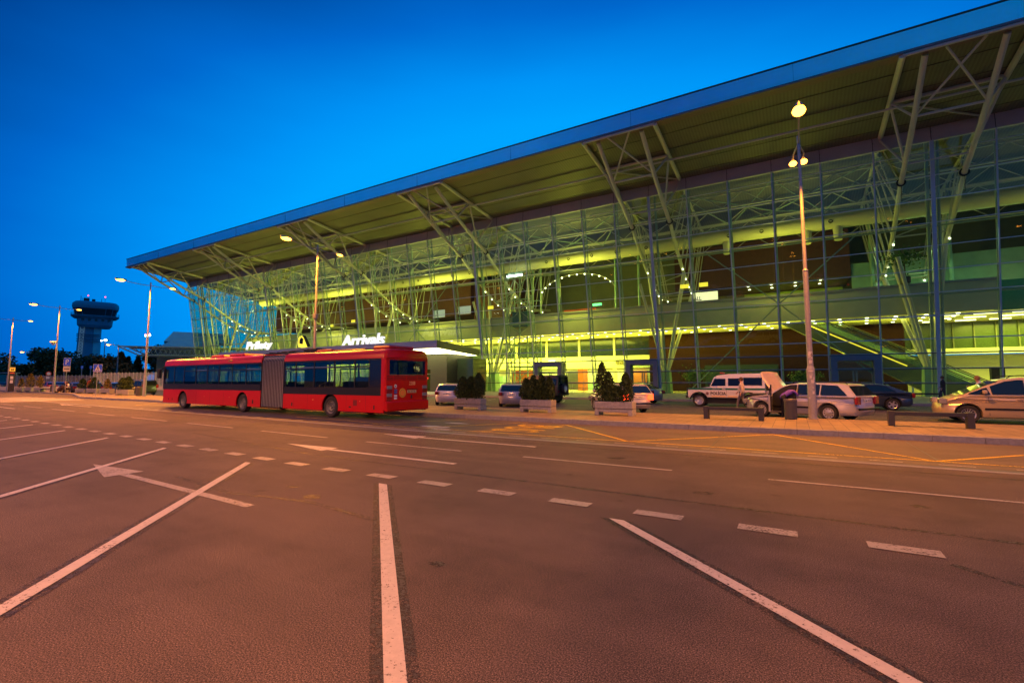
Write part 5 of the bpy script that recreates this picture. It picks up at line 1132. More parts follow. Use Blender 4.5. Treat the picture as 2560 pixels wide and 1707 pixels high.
for p, q, w in (((0, 2.62), (0, 2.5), .05), ((0, 2.52), (-.10, 2.34), .03), ((0, 2.52), (.09, 2.34), .03), ((0, 2.6), (-.10, 2.5), .025), ((0, 2.6), (.10, 2.5), .025)): mb.bar((p[0], -.078, p[1]), (q[0], -.078, q[1]), w, .006, up=(0, 1, 0))
mb.ball((0, -.078, 2.66), .028, 8, (1, .2, 1)); 
for k in range(4): mb.b2((-.22 + k * .12, -.08, 2.3), (-.17 + k * .12, -.076, 2.33))
mb.build('walking_figure', M_BLK, f_)
s2 = thing('parking_sign', 'blue P parking sign with a white plate under it on a thin pole', 'road sign', (*at(168, 0, 58.5), .15), R(72)); s2.scale[0] = .72
MB().tube((0, 0, 0), (0, 0, 4.25), .05, n=8).build('pole', M_GALV, s2)
f_ = MB().rbox((-.46, -.08, 3.3), (.46, -.04, 4.3), .04).build('sign_panel', M_SW, s2); MB().b2((-.42, -.09, 3.34), (.42, -.082, 4.26)).build('sign_face', M_BLUE, f_)
text('parking_letter', 'P', M_SW, (-.2, -.10, 3.52), (1, 0, 0), (0, 0, 1), w=.42, h=.6, ext=.005, bold=.02, parent=f_)
f_ = MB().rbox((-.45, -.08, 2.62), (.45, -.04, 3.27), .03).build('plate', mat('cream_plate', (.75, .6, .4), .5), s2); MB().b2((-.34, -.09, 2.9), (.34, -.082, 2.98)).build('arrow_symbol', M_BLK, f_)
s3 = thing('bus_stop_totem', 'dark bus stop totem with a yellow bus symbol and two white notices', 'totem sign', (*at(33, 0, 68), .15), R(72), sc=.85); s3.scale[0] = .55
MB().rbox((-.55, -.2, 0), (.55, .2, 4.1), .04).build('column', mat('totem_dark', (.03, .025, .022), .4), s3)
f_ = MB().b2((-.5, -.24, 3.35), (.5, -.21, 4.0)).build('yellow_panel', mat('totem_yellow', (.75, .42, .04), .5, emit=.5, ecol=(1, .5, .05)), s3)
mb = MB(); mb.b2((-.26, -.26, 3.55), (.26, -.245, 3.85)); mb.b2((-.22, -.26, 3.45), (-.12, -.245, 3.55)); mb.b2((.12, -.26, 3.45), (.22, -.245, 3.55)); mb.build('bus_symbol', M_BLK, f_); MB().b2((-.2, -.27, 3.66), (.2, -.262, 3.78)).build('symbol_window', MATS['totem_yellow'], f_)
MB().b2((-.4, -.23, 3.0), (.4, -.205, 3.15)).build('red_line', mat('totem_red', (.6, .04, .02), .5, emit=.3, ecol=(1, .1, .02)), s3)
for z0, z1 in ((2.05, 2.55), (1.35, 1.9)): MB().b2((-.28, -.23, z0), (.28, -.205, z1)).build('notice', M_SW, s3)
s4 = thing('round_road_sign', 'small round red and white road sign above a white plate near the far fence', 'road sign', (*at(124, 0, 92), .1), R(70), sc=.72)
MB().tube((0, 0, 0), (0, 0, 4.0), .05).build('pole', M_GALV, s4); a_ = MB().lathe([(0, 0), (.55, 0), (.55, .03)], (0, -.1, 4.1), 'Y', 20).build('disc', mat('red_ring', (.6, .05, .03), .5), s4); MB().lathe([(0, -.01), (.38, -.01)], (0, -.1, 4.1), 'Y', 16).build('disc_centre', M_SW, a_); MB().b2((-.45, -.12, 2.7), (.45, -.08, 3.3)).build('plate', M_SW, s4)
# ------------------------------------------------------------------ far left: other lamps, fence, cars, buildings, trees, tower
def small_lamp(label, loc, h, armx=-2.4, on=True, m_=None, grp='single lamps of the far car park'):
    t = thing('single_street_lamp', label, 'street lamp', (*loc, 0), R(30), grp)
    mb = MB(); mb.tube((0, 0, 0), (0, 0, h), .16, .08); mb.build('pole', M_GALV, t)
    mb = MB(); mb.path([(0, 0, h - .05), (armx * .3, 0, h + .02), (armx, 0, h + .05)], .05, 6); mb.build('arm', M_GALV, t)
    mb, gl = MB(), MB(); lamp_head(mb, gl, (armx, 0, h + .05), (-1, 0, 0), 1.3); q = mb.build('lamp_head', M_GALV, t)
    if on: gl.build('lens', m_ or E_WARM, q); light('lamp_light', 'POINT', (armx, 0, h - .4), 500, SODIUM, .3, t)
    return t
small_lamp('lit single lamp left of the dark trees', at(79, 0, 118), 8.8, -2.6); small_lamp('unlit single lamp standing in front of the big dark tree', at(131, 0, 130), 10.2, -3.0, on=False); small_lamp('lit single lamp behind the pedestrian crossing sign', at(294, 0, 108), 9.8, -2.4)
t = thing('floodlight_mast', 'thin mast with bright white floodlights right of the control tower', 'floodlight', (*at(259, 0, 170), 0), R(30)); MB().tube((0, 0, 0), (0, 0, 15.9), .2, .12).build('pole', M_GALV, t)
mb = MB(); mb.rbox((-1.5, -.3, 15.9), (1.2, .3, 16.3), .05); mb.build('lamp_rack', M_DARK, t); MB().ball((.5, -.4, 16.2), .5, 8, (1.2, .6, .7)).build('floodlight_glow', E_COOL, t); MB().ball((-1.0, -.4, 16.0), .28, 8, (1.2, .6, .7)).build('floodlight_glow', E_COOL, t)
for i, (px_, d_, h) in enumerate(((221, 120, 6.5), (206, 100, 4.2), (228, 100, 4.2), (162, 95, 5))):
    t = thing('slim_post', ['tall slim post beneath the control tower', 'short slim post left of the crossing sign', 'short slim post with blue cap near the crossing sign', 'slim blue post behind the security camera lamp'][i], 'post', (*at(px_, 0, d_), 0), 0, 'slim posts by the fence'); MB().tube((0, 0, 0), (0, 0, h), .08).build('pole', M_GALV, t); MB().b2((-.15, -.15, h), (.15, .15, h + .6)).build('cap', M_BLUE, t)
# fences
def fence(label, p, q, h, n, m_):
    t = thing('fence', label, 'fence', (0, 0, 0)); p, q = Vector((*p, 0)), Vector((*q, 0)); mb = MB()
    for z in (.3, h * .5, h): mb.tube(p + Vector((0, 0, z)), q + Vector((0, 0, z)), .03, n=4)
    k = n * 9
    for i in range(k): c = p.lerp(q, i / k); mb.tube(c + Vector((0, 0, .2)), c + Vector((0, 0, h)), .018, n=3, cap=False)
    mb.build('mesh_panel', m_, t); mb = MB()
    for i in range(n + 1): c = p.lerp(q, i / n); mb.tube(c, c + Vector((0, 0, h + .15)), .08, n=6)
    mb.build('posts', m_, t); return t
M_FEN = mat('white_fence', (.5, .5, .5), .5)
fence('long white mesh fence in front of the dark trees on the left', at(20, 0, 92), at(255, 0, 92), 2.6, 26, M_GALV); fence('bright white barred fence right of the crossing sign', at(236, 0, 88), at(420, 0, 84), 3.0, 20, M_FEN)
tag(MB().bar((*at(-60, 0, 80), .35), (*at(520, 0, 80), .35), .3, .7).build('light_trail_strip', mat('pale_light_trail', (.4, .38, .38), .7), None), 'low pale strip standing in for the road light trail behind the far parked cars', 'wall')  # pale bar stands in for the bright light trail on the far road
for lab, pos, ang, col, sp, sc in (('dark blue saloon behind the seated person', at(196, 0, 62), 175, (.02, .03, .06), SEDAN, 1.0), ('dark hatchback hidden behind the golden planters', at(232, 0, 60), 175, (.015, .015, .02), HATCH, 1.0), ('blue hatchback with red lamp seen right of the last small planter', at(299, 0, 58), 160, (.02, .05, .12), HATCH, 1.0), ('dark green people carrier with a bright headlamp behind the wide planter', at(352, 0, 55), 185, (.03, .05, .03), VAN, 1.0),
                              ('dark car at the far left edge beyond the totem', at(4, 0, 88), 175, (.02, .03, .06), SEDAN, 1.0), ('blue car behind the far bench and square bin', at(148, 0, 84), 178, (.03, .08, .22), SEDAN, 1.0), ('red car just left of the camera lamp', at(128, 0, 84), 178, (.3, .02, .02), HATCH, 1.0)):
    c_ = car('far_car', lab, 'car', pos, ang, col, sp, group='cars in the far car park', sc=sc)
def tree(label, pos, h, r, n, trunk=.25, shape='round', fol=F_TREE, leaf=.55, grp='dark trees on the left skyline'):
    t = thing('tree', label, 'tree', (*pos, 0), 0, grp); mb = MB(); mb.path([(0, 0, 0), (.1, .1, h * .3), (0, -.1, h * .6), (.1, 0, h * .9)], [trunk, trunk * .8, trunk * .5, trunk * .1], 8)
    for i in range(9): th = random.random() * 6.28; z0 = h * random.uniform(.25, .7); mb.path([(0, 0, z0), (r * .4 * math.cos(th), r * .4 * math.sin(th), z0 + h * .1), (r * .8 * math.cos(th), r * .8 * math.sin(th), z0 + h * .16)], [trunk * .35, trunk * .2, .03], 5)
    mb.build('trunk', mat('bark', (.06, .045, .03), .9), t); mb = MB(); pts = []
    if shape == 'cone':
        for _ in range(n): u = random.random(); th = random.random() * 6.28; q = r * (1 - u) * random.random() ** .4 * (1 + .25 * math.sin(u * 40)); pts.append((q * math.cos(th), q * math.sin(th), h * (.12 + .88 * u)))
    else:
        cl = [(random.gauss(0, .42) * r, random.gauss(0, .42) * r, h * random.uniform(.22, .9), r * random.uniform(.25, .45)) for _ in range(26)]
        for _ in range(n): c = random.choice(cl); d = Vector((random.gauss(0, 1), random.gauss(0, 1), random.gauss(0, .8))).normalized() * c[3] * random.random() ** .33; pts.append((c[0] + d.x, c[1] + d.y, min(h, c[2] + d.z)))
    leaves(mb, pts, leaf, .2, 1.4); mb.build('crown', fol, t, recalc=False); return t
for lab, px_, d_, h, r, n, sh in (('broad dark tree with the highest crown left of the tower', 112, 118, 9.6, 5.2, 3400, 'round'), ('dark tree behind the parking sign', 150, 122, 9.0, 5.0, 3000, 'round'), ('dark tree just left of the tower foot', 178, 120, 6.2, 4.2, 2400, 'round'), ('low dark tree at the foot of the tower', 205, 125, 5.4, 4.5, 2400, 'round'),
                              ('rounded dark tree right of the tower', 243, 118, 8.2, 4.6, 3000, 'round'), ('dark tree behind the fence right of the tower', 262, 115, 7.4, 3.6, 2200, 'round'), ('dark pointed pine left of the station canopy', 302, 118, 8.6, 4.2, 2400, 'cone'), ('dark tree above the left end of the station canopy', 290, 112, 5.5, 3.6, 1800, 'round'), ('small pine above the station canopy', 320, 122, 7.6, 2.6, 1400, 'cone'), ('small pointed treetop over the canopy roof', 345, 125, 8.0, 2.4, 1300, 'cone'), ('bushy treetop left of the glass station roof', 389, 125, 11.5, 3.0, 1800, 'round'),
                              ('dark small tree left of the low warehouse', 48, 105, 5.6, 2.6, 1600, 'round'), ('dark tree cut by the left edge', 0, 115, 8.5, 3.6, 1800, 'round')):
    tree(lab, at(px_, 0, d_), h, r, n, shape=sh)
# low buildings
M_FARB = mat('far_wall_blue_grey', (.12, .16, .2), .7)
t = thing('warehouse', 'low dark flat-roofed warehouse behind the left trees', 'building', (*at(82, 0, 140), 0), R(28)); MB().b2((-6.5, 0, 0), (9, 8, 5.8)).build('wall', mat('dark_warehouse', (.03, .035, .04), .7), t); MB().b2((-7, -.5, 5.8), (9.5, 8.5, 6.4)).build('roof', M_DARK, t); MB().b2((-6, -.1, 2.6), (8.5, -.02, 3.3)).build('window', M_FARB, t)
t = thing('arched_hangar', 'distant pale blue hangar with a rounded roof at the left edge', 'building', (*at(18, 0, 190), 0), R(28)); MB().prism([(-16, 0), (8, 0), (8, 6.8), (4, 7.8), (-4, 8.4), (-10, 8.0), (-16, 7.2)], 'Y', 0, 12).build('wall', M_FARB, t); MB().b2((-15, -.1, 4.5), (7, -.02, 5.2)).build('window', M_DARK, t)
t = thing('bus_shelter', 'glass roofed bus shelter at the left edge behind the lamp', 'shelter', (*at(10, 0, 92), 0), R(25)); MB().box((0, 0, 3.2), (5, 2, .15)).build('roof', M_GALV, t)
for x in (-2.2, 2.2): MB().tube((x, .6, 0), (x, .6, 3.2), .1).build('post', M_GALV, t)
MB().box((0, .8, 1.6), (4.2, .05, 2.6)).build('glass_back', G_DOOR, t)
# station canopy on tree columns with glass roof behind
M_CAN = mat('pale_blue_canopy_steel', (.34, .42, .46), .5, .2)
t = thing('station_canopy', 'pale steel lattice canopy on branching columns left of the bus front', 'canopy', (*at(292, 0, 96), 0), R(50))
mb = MB(); Lw = 38
for y in (0, 6):
    for z in (8.6, 6.9): mb.tube(((0 if z > 8 else 3.5), y, z), (Lw, y, z), .12, n=6)
    n = 44
    for i in range(n):
        x = Lw * i / n; x2 = Lw * (i + 1) / n; mb.tube((x, y, 8.6 if i % 2 else max(6.9, 8.6 - x * .5)), (x2, y, max(6.9, 8.6 - x2 * .5) if i % 2 else 8.6), .055, n=4, cap=False); mb.tube((x, y, max(6.9, 8.6 - x * .5) if i % 2 else 8.6), (x2, y, 8.6 if i % 2 else max(6.9, 8.6 - x2 * .5)), .04, n=4, cap=False)
mb.tube((0, 0, 8.6), (3.5, 0, 6.9), .12); mb.tube((0, 6, 8.6), (3.5, 6, 6.9), .12); mb.build('lattice_girder', M_CAN, t); mb = MB(); mb.b2((0, -.2, 8.65), (Lw, 6.2, 8.75)); mb.b2((3.5, .2, 6.8), (Lw, 5.8, 6.88)); mb.build('roof', M_CAN, t)
for cx_ in (12.5, 20.8, 29):
    mb = MB(); mb.tube((cx_, 3, 0), (cx_, 3, 4.2), .42, .38, n=12)
    for dx, dy in ((-2.2, -2), (2.2, -2), (-2.2, 2), (2.2, 2), (-.8, 0), (.8, 0)): mb.tube((cx_, 3, 4.1), (cx_ + dx, 3 + dy, 6.9), .16, .12, n=8)
    mb.build('branching_column', M_CAN, t)
t = thing('glass_hipped_roof', 'teal glass hipped roof rising behind the station canopy', 'building', (*at(384, 0, 104), 0), R(66))
mb = MB(); mb.add([(0, 0, 8.6), (13, 0, 8.6), (13, 12, 8.6), (0, 12, 8.6), (3, 4, 11.0), (12, 4, 11.0)], [(0, 1, 5, 4), (1, 2, 5), (2, 3, 4, 5), (3, 0, 4)]); mb.build('lower_roof', mat('teal_roof_glass', (.30, .50, .54), .4, .2, nscale=.8), t); mb = MB(); mb.add([(1.5, 4, 10.6), (15, 4, 10.6), (15, 14, 10.6), (1.5, 14, 10.6), (3.2, 7, 13.2), (14.5, 7, 13.2)], [(0, 1, 5, 4), (1, 2, 5), (2, 3, 4, 5), (3, 0, 4)]); mb.build('upper_roof', MATS['teal_roof_glass'], t)
mb = MB(); mb.b2((.5, .5, 0), (12.5, 11.5, 8.6)); mb.build('wall', M_FARB, t)
# control tower
t = thing('control_tower', 'airport control tower with a wide flaring cab, balcony and red beacons against the blue sky', 'control tower', (*at(216, 0, 250), 0), R(72)); t.scale = (.78, .78, 1)
M_TW = mat('tower_blue_grey_cladding', (.22, .28, .36), .6, nscale=.3); M_TWL = mat('tower_pale_cladding', (.60, .68, .66), .6, nscale=.3)
def rr_(w, d, cx=0, cy=0, n=6, r=None):
    r = r or min(w, d) * .35; out = []
    for qx, qy, a0 in ((1, 1, 0), (-1, 1, 90), (-1, -1, 180), (1, -1, 270)):
        for i in range(n): th = R(a0 + 90 * i / (n - 1)); out.append((cx + qx * (w / 2 - r) + r * math.cos(th), cy + qy * (d / 2 - r) + r * math.sin(th)))
    return out
def loft(mb, rings):
    n = len(rings[0][0]); vs = [(x, y, z) for ring, z in rings for x, y in ring]
    return mb.add(vs, [(k * n + i, k * n + (i + 1) % n, (k + 1) * n + (i + 1) % n, (k + 1) * n + i) for k in range(len(rings) - 1) for i in range(n)] + [tuple(range(n)), tuple(range((len(rings) - 1) * n, len(rings) * n))])
loft(MB(), [(rr_(8.8, 7, -1.6, 0, r=1), 0), (rr_(7.8, 6.4, -1.2, 0, r=1), 30.8)]).build('shaft', M_TW, t); loft(MB(), [(rr_(4.4, 6.6, 4.7, .2, r=.6), 0), (rr_(4.2, 6, 4.5, .2, r=.6), 30.8)]).build('pale_shaft', M_TWL, t)
mb = MB()
for i in range(15): z = 5 + i * 1.6; mb.tube((-4.9 + i * .05, -3.9, z), (-3.0 + i * .05, -3.9, z + 1.6), .11, n=4); mb.tube((-3.0 + i * .05, -3.9, z), (-4.9 + i * .05, -3.9, z + 1.6), .11, n=4)
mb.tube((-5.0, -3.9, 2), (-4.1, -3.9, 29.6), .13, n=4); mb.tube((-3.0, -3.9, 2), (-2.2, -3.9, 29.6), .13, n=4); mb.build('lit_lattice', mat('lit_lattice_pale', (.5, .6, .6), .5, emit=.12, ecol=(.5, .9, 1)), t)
for z in (22.4, 23.6, 25.0, 26.0): loft(MB(), [(rr_(12.6, 9, .3), z), (rr_(12.6, 9, .3), z + .3)]).build('ring_beam', M_TW, t)
loft(MB(), [(rr_(15.5, 12, 3.2), 29.6), (rr_(18.2, 14, 3.0), 31), (rr_(19.0, 15, 3.0), 35.2)]).build('head', M_TW, t); loft(MB(), [(rr_(22, 17, 3), 34.6), (rr_(25, 19, 3), 35.6), (rr_(25, 19, 3), 35.9)]).build('balcony', M_TW, t)
mb = MB(); ring = rr_(24.8, 18.8, 3, n=8)
for k in range(len(ring)): a, b_ = ring[k], ring[(k + 1) % len(ring)]; mb.tube((*a, 35.8), (*a, 37.2), .07, n=4); mb.tube((*a, 37.2), (*b_, 37.2), .07, n=4); mb.tube((*a, 36.5), (*b_, 36.5), .05, n=4)
mb.build('balcony_rail', M_DARK, t)
loft(MB(), [(rr_(20.5, 15.5, 3), 35.9), (rr_(22.6, 17.5, 3), 39.8)]).build('cab_glass', mat('cab_glass', (.03, .05, .055), .08), t)
mb = MB()
for k in range(0, 24, 2): a, b_ = rr_(20.8, 15.8, 3)[k], rr_(22.9, 17.8, 3)[k]; mb.tube((*a, 35.9), (*b_, 39.8), .18, n=4)
mb.build('cab_mullions', M_TW, t); loft(MB(), [(rr_(23.6, 18, 3), 39.5), (rr_(24.4, 19, 3), 40.6), (rr_(24.0, 18.6, 3), 42.2), (rr_(21.5, 16, 3), 43.2)]).build('cab_roof', M_TW, t, smooth=50)
mb = MB(); mb.b2((-3.6, -3, 43), (-.6, 0, 45.2)); mb.b2((.6, -2, 43), (2.4, 0, 45)); mb.tube((-5, 0, 43), (-5, 0, 46.4), .14); mb.tube((-4.3, 0, 43), (-4.3, 0, 45.4), .1); mb.tube((5.6, 0, 43), (5.6, 0, 45.6), .12); mb.build('roof_plant', M_DARK, t)
for x in (-1.4, 7.4): MB().ball((x, -2, 46.6), .36, 8).build('red_beacon', E_RED, t); MB().tube((x, -2, 43), (x, -2, 46.4), .08).build('beacon_mast', M_DARK, t)
for i in range(5): MB().rbox((-4 + i * 3.4, -7.6, 33.0), (-2.6 + i * 3.4, -7.35, 34.1), .05).build('head_window', M_DGL, t)
# ------------------------------------------------------------------ people
def person(label, loc, rz, pose, top, legs, hair, h=1.75, grp=None, shoes=None):
    s = h / 1.75
    J = dict(pel=(0, 0, .95), chest=(.0, 0, 1.28), neck=(0, 0, 1.47), hb=(.02, 0, 1.56), ht=(.03, 0, 1.68), lsh=(0, .18, 1.42), rsh=(0, -.18, 1.42), lel=(-.02, .25, 1.15), rel=(-.02, -.25, 1.15), lwr=(.08, .26, .90), rwr=(.08, -.26, .90),
             lhip=(0, .09, .90), rhip=(0, -.09, .90), lkn=(.04, .11, .50), rkn=(.04, -.11, .50), lan=(0, .12, .09), ran=(0, -.12, .09), lto=(.17, .13, .04), rto=(.17, -.13, .04))
    J.update(pose)
    E = [('pel', 'chest'), ('chest', 'neck'), ('neck', 'hb'), ('hb', 'ht'), ('chest', 'lsh'), ('lsh', 'lel'), ('lel', 'lwr'), ('chest', 'rsh'), ('rsh', 'rel'), ('rel', 'rwr'), ('pel', 'lhip'), ('lhip', 'lkn'), ('lkn', 'lan'), ('lan', 'lto'), ('pel', 'rhip'), ('rhip', 'rkn'), ('rkn', 'ran'), ('ran', 'rto')]
    rad = dict(pel=(.15, .12), chest=(.17, .12), neck=(.055, .055), hb=(.085, .075), ht=(.08, .075), lsh=(.065, .06), rsh=(.065, .06), lel=(.045, .045), rel=(.045, .045), lwr=(.028, .022), rwr=(.028, .022), lhip=(.10, .10), rhip=(.10, .10), lkn=(.062, .062), rkn=(.062, .062), lan=(.045, .045), ran=(.045, .045), lto=(.04, .03), rto=(.04, .03))
    for sd, yy in (('l', 1), ('r', -1)):      # palm and five fingers
        w = Vector(J[sd + 'wr']); e = Vector(J[sd + 'el']); d = (w - e).normalized(); a = Vector((d.z, 0, -d.x)).normalized() if abs(d.y) < .9 else Vector((1, 0, 0)); a = a if a.length else Vector((1, 0, 0))
        J[sd + 'pa'] = tuple(w + d * .07); rad[sd + 'pa'] = (.034, .018); E.append((sd + 'wr', sd + 'pa'))
        for k in range(4):
            o_ = a * (k - 1.5) * .021; J[sd + 'f%d' % k] = tuple(w + d * (.115 + .0) + o_); J[sd + 'g%d' % k] = tuple(w + d * (.155 + (.012 if k in (1, 2) else 0)) + o_ * 1.1 + Vector((.012, -yy * .012, 0))); rad[sd + 'f%d' % k] = (.009, .009); rad[sd + 'g%d' % k] = (.008, .008); E += [(sd + 'pa', sd + 'f%d' % k), (sd + 'f%d' % k, sd + 'g%d' % k)]
        J[sd + 'th'] = tuple(w + d * .06 + a * -.05); rad[sd + 'th'] = (.010, .010); E.append((sd + 'wr', sd + 'th'))
    ks = list(J); me = bpy.data.meshes.new('person'); me.from_pydata([tuple(c * s for c in J[k]) for k in ks], [(ks.index(a), ks.index(b)) for a, b in E], [])
    tmp = bpy.data.objects.new('tmp', me); COL.objects.link(tmp); md = tmp.modifiers.new('skin', 'SKIN'); sv = me.skin_vertices[0].data
    for i, k in enumerate(ks): sv[i].radius = tuple(q * s for q in rad[k]); sv[i].use_root = (k == 'pel')
    sb = tmp.modifiers.new('sub', 'SUBSURF'); sb.levels = 1; sb.render_levels = 1
    bpy.context.view_layer.update(); m2 = bpy.data.meshes.new_from_object(tmp.evaluated_get(bpy.context.evaluated_depsgraph_get())); bpy.data.objects.remove(tmp)
    m2.materials.clear(); [m2.materials.append(q) for q in (top, legs, M_SKIN, shoes or M_BLK)]
    hw_ = [Vector(J[k]) * s for k in ('hb', 'ht')]; wr = [Vector(J[k]) * s for k in ('lpa', 'rpa')]; an = [Vector(J[k]) * s for k in ('lto', 'rto')]; nk = Vector(J['neck']) * s
    segs_leg = [(Vector(J[a]) * s, Vector(J[b]) * s) for a, b in (('lhip', 'lkn'), ('lkn', 'lan'), ('rhip', 'rkn'), ('rkn', 'ran'))]; segs_top = [(Vector(J[a]) * s, Vector(J[b]) * s) for a, b in (('pel', 'chest'), ('chest', 'neck'), ('lsh', 'lel'), ('lel', 'lwr'), ('rsh', 'rel'), ('rel', 'rwr'))]
    def ds(p, a, b): u = max(0, min(1, (p - a).dot(b - a) / max(1e-6, (b - a).length_squared))); return (p - (a + (b - a) * u)).length
    for f in m2.polygons:
        c = f.center; dh = min((c - q).length for q in hw_) - .03; dw = min((c - q).length for q in wr); da = min((c - q).length for q in an) - .02
        dl = min(ds(c, a, b) for a, b in segs_leg); dt = min(ds(c, a, b) for a, b in segs_top)
        f.material_index = 2 if (dh < .10 and dh < (c - nk).length) or dw < .085 else (3 if da < .10 else (1 if dl < dt else 0))
    m2.shade_smooth(); o = bpy.data.objects.new('person', m2); COL.objects.link(o); o.location = loc; o.rotation_euler = (0, 0, rz); tag(o, label, 'person', grp)
    hd = (hw_[0] + hw_[1]) / 2; mb = MB(); mb.ball(tuple(hd + Vector((-.022, 0, .03)) * s), .108 * s, 12, (1.0, .92, 1.08)); hr = mb.build('hair', hair, o, smooth=60)
    mb = MB(); mb.ball(tuple(hd + Vector((.095, 0, -.01)) * s), .016 * s, 6, (1.2, .8, 1.3)); mb.build('nose', M_SKIN, o)
    mb = MB()
    for yy in (-.03, .03): mb.ball(tuple(hd + Vector((.085, yy, .02)) * s), .010 * s, 6)
    mb.build('eyes', M_BLK, o); MB().ball(tuple(hd + Vector((.08, 0, -.055)) * s), .018 * s, 6, (.4, 1.2, .3)).build('mouth', mat('lips', (.3, .08, .06), .6), o)
    mb = MB()
    for yy in (-.085, .085): mb.ball(tuple(hd + Vector((.0, yy, 0)) * s), .022 * s, 6, (.8, .4, 1.3))
    mb.build('ears', M_SKIN, o); return o
C_BL = mat('blue_jacket', (.02, .05, .16), .8); C_WH = mat('white_blouse', (.6, .58, .58), .8); C_GR = mat('pale_grey_shirt', (.42, .36, .34), .8); C_PU = mat('purple_sweater', (.12, .05, .42), .8); C_RD = mat('red_scarf_coat', (.22, .03, .02), .8); C_DK = mat('black_coat', (.015, .015, .02), .85)
walk = dict(lkn=(.18, .1, .52), lan=(.22, .1, .12), lto=(.38, .1, .06), rkn=(-.02, -.1, .5), ran=(-.28, -.1, .14), rto=(-.14, -.1, .05), lel=(-.1, .24, 1.16), lwr=(-.02, .25, .93), rel=(.08, -.24, 1.16), rwr=(.24, -.22, .98))
phone = dict(lel=(.06, .24, 1.15), lwr=(.28, .08, 1.22), rel=(.06, -.24, 1.15), rwr=(.28, -.06, 1.22), hb=(.05, 0, 1.55), ht=(.08, 0, 1.66))
person('man in a blue jacket standing behind the tail of the black off-roader', (-17.1, 36.0, 0), R(-100), {}, C_BL, M_JEAN, M_SKIN, 1.86)
person('woman in a white blouse looking at her phone beyond the people carrier', (7.0, 28.6, Zr), R(175), phone, C_WH, M_JEAN, mat('fair_hair', (.25, .14, .05), .7), 1.76)
person('pedestrian in pale grey walking past the police off-roader', (-2.35, 27.0, Zr), R(170), walk, C_GR, mat('grey_trousers', (.10, .09, .12), .9), M_HAIR, 1.72)
lean = dict(chest=(.28, 0, 1.12), neck=(.46, 0, 1.22), hb=(.56, 0, 1.25), ht=(.68, 0, 1.28), lsh=(.40, .18, 1.18), rsh=(.40, -.18, 1.18), lel=(.55, .22, .98), rel=(.55, -.22, .98), lwr=(.74, .16, .95), rwr=(.74, -.16, .95))
person('person in a purple sweater leaning in at the open driver door of the silver estate', (-.45, 22.55, Zr), R(25), lean, C_PU, C_DK, M_HAIR, 1.68)
person('dark haired person standing behind the roof of the people carrier', (9.0, 28.8, Zr), R(200), {}, C_DK, M_JEAN, M_HAIR, 1.80)
person('dark clothed person near the glass wall left of the people carrier bonnet', (8.3, 41.0, .12), R(150), walk, C_DK, M_JEAN, M_HAIR, 1.7)
sit = dict(pel=(0, 0, .5), chest=(.05, 0, .84), neck=(.08, 0, 1.02), hb=(.1, 0, 1.1), ht=(.12, 0, 1.22), lsh=(.06, .18, .97), rsh=(.06, -.18, .97), lel=(.08, .24, .72), rel=(.08, -.24, .72), lwr=(.3, .16, .62), rwr=(.3, -.16, .62), lhip=(0, .09, .48), rhip=(0, -.09, .48), lkn=(.42, .11, .5), rkn=(.42, -.11, .5), lan=(.44, .12, .09), ran=(.44, -.12, .09), lto=(.6, .13, .04), rto=(.6, -.13, .04))
person('person in a white shirt sitting on the far bench', (*at(177, 0, 60.3), .15), R(-100), sit, C_WH, C_DK, C_DK, 1.85)
person('red haired person in dark clothes sitting beside the one in white', (*at(170.5, 0, 61), .15), R(-110), sit, C_RD, C_DK, mat('red_hair', (.5, .13, .03), .7), 1.85)
person('walker in a dark coat with a red scarf between two far planters', (*at(229, 0, 55.5), .15), R(170), walk, C_RD, C_DK, M_HAIR, 1.8)
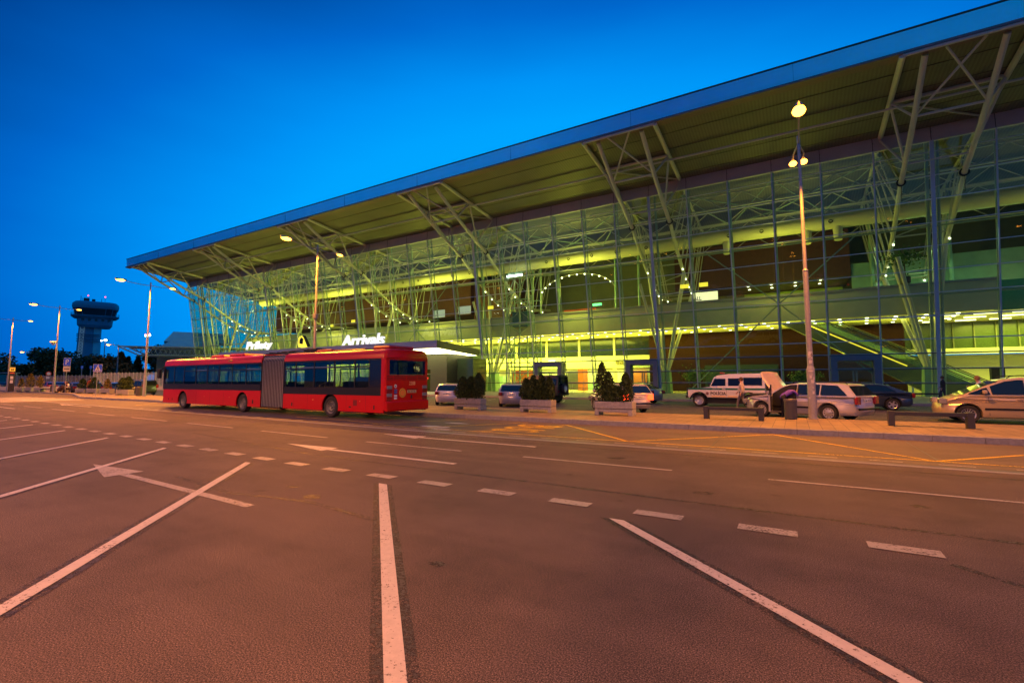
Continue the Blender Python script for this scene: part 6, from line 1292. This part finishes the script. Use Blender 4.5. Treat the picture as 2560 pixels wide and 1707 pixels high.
t = thing('suitcase', 'dark tilted wheeled suitcase beside the seated people on the left', 'suitcase', (*at(157, 0, 59.5), .15), R(15)); mb = MB(); mb.rbox((-.5, -.17, -.2), (.5, .17, .2), .06); o = mb.build('shell', mat('dark_red_case', (.05, .015, .02), .6), t); o.location = (0, 0, .55); o.rotation_euler = (0, R(-35), 0)
mb = MB(); mb.path([(.6, -.1, .1), (1.2, -.1, .1), (1.2, .1, .1), (.6, .1, .1)], .025, 5); h_ = mb.build('handle', M_BLK, t); h_.location = (0, 0, .55); h_.rotation_euler = (0, R(-35), 0); mb = MB(); mb.tube((-.75, -.2, .1), (-.75, .2, .1), .1); mb.build('wheels', M_BLK, t)
# indoor trees
def indoor_plant(label, loc, h, r, n):
    t = thing('indoor_tree', label, 'indoor plant', loc, 0, 'trees inside the hall'); mb = MB(); mb.tube((0, 0, 0), (0, 0, h * .7), .07, .04); mb.build('trunk', MATS['bark'], t)
    mb = MB(); leaves(mb, [(random.gauss(0, .42) * r, random.gauss(0, .42) * r, h * .66 + random.gauss(0, .3) * h * .4) for _ in range(n)], .28, -.1, 3); mb.build('crown', F_IN, t, recalc=False); MB().rbox((-.35, -.35, 0), (.35, .35, .6), .03).build('pot', M_DARK, t)
indoor_plant('round green indoor tree behind the raised bonnet', (.9, 54.9, .1), 2.6, 1.4, 900); indoor_plant('palm-like plant on the upper gallery at the right', (9.3, 56.2, 10.5), 3.6, 1.6, 500); indoor_plant('dark green indoor tree left of the police off-roader', (-9.8, 57.5, .1), 3.0, 1.4, 700)

# ------------------------------------------------------------------ the car park behind the camera, which the leaning glass mirrors
for i, (x, y) in enumerate([(x, y) for y in (-26, -48, -72) for x in (-95, -72, -50, -28, -6, 16)]):
    street_lamp('car park lamp standing far behind the camera, seen only mirrored in the terminal glass', (x + (i % 3) * 3, y), 1, PARK, False, 'mirrored car park lamps')
protos = [peu, fel, blu, vwv]
for i in range(16):
    x = -52 + (i % 8) * 8.3 + (i * 37 % 5) * .5; y = -11 if i < 8 else -27
    repeat(protos[i % 4], (x, y, Zr), R(135 if i < 8 else 45), 'parked car standing behind the camera, seen only mirrored in the terminal glass', 'mirrored parked cars')
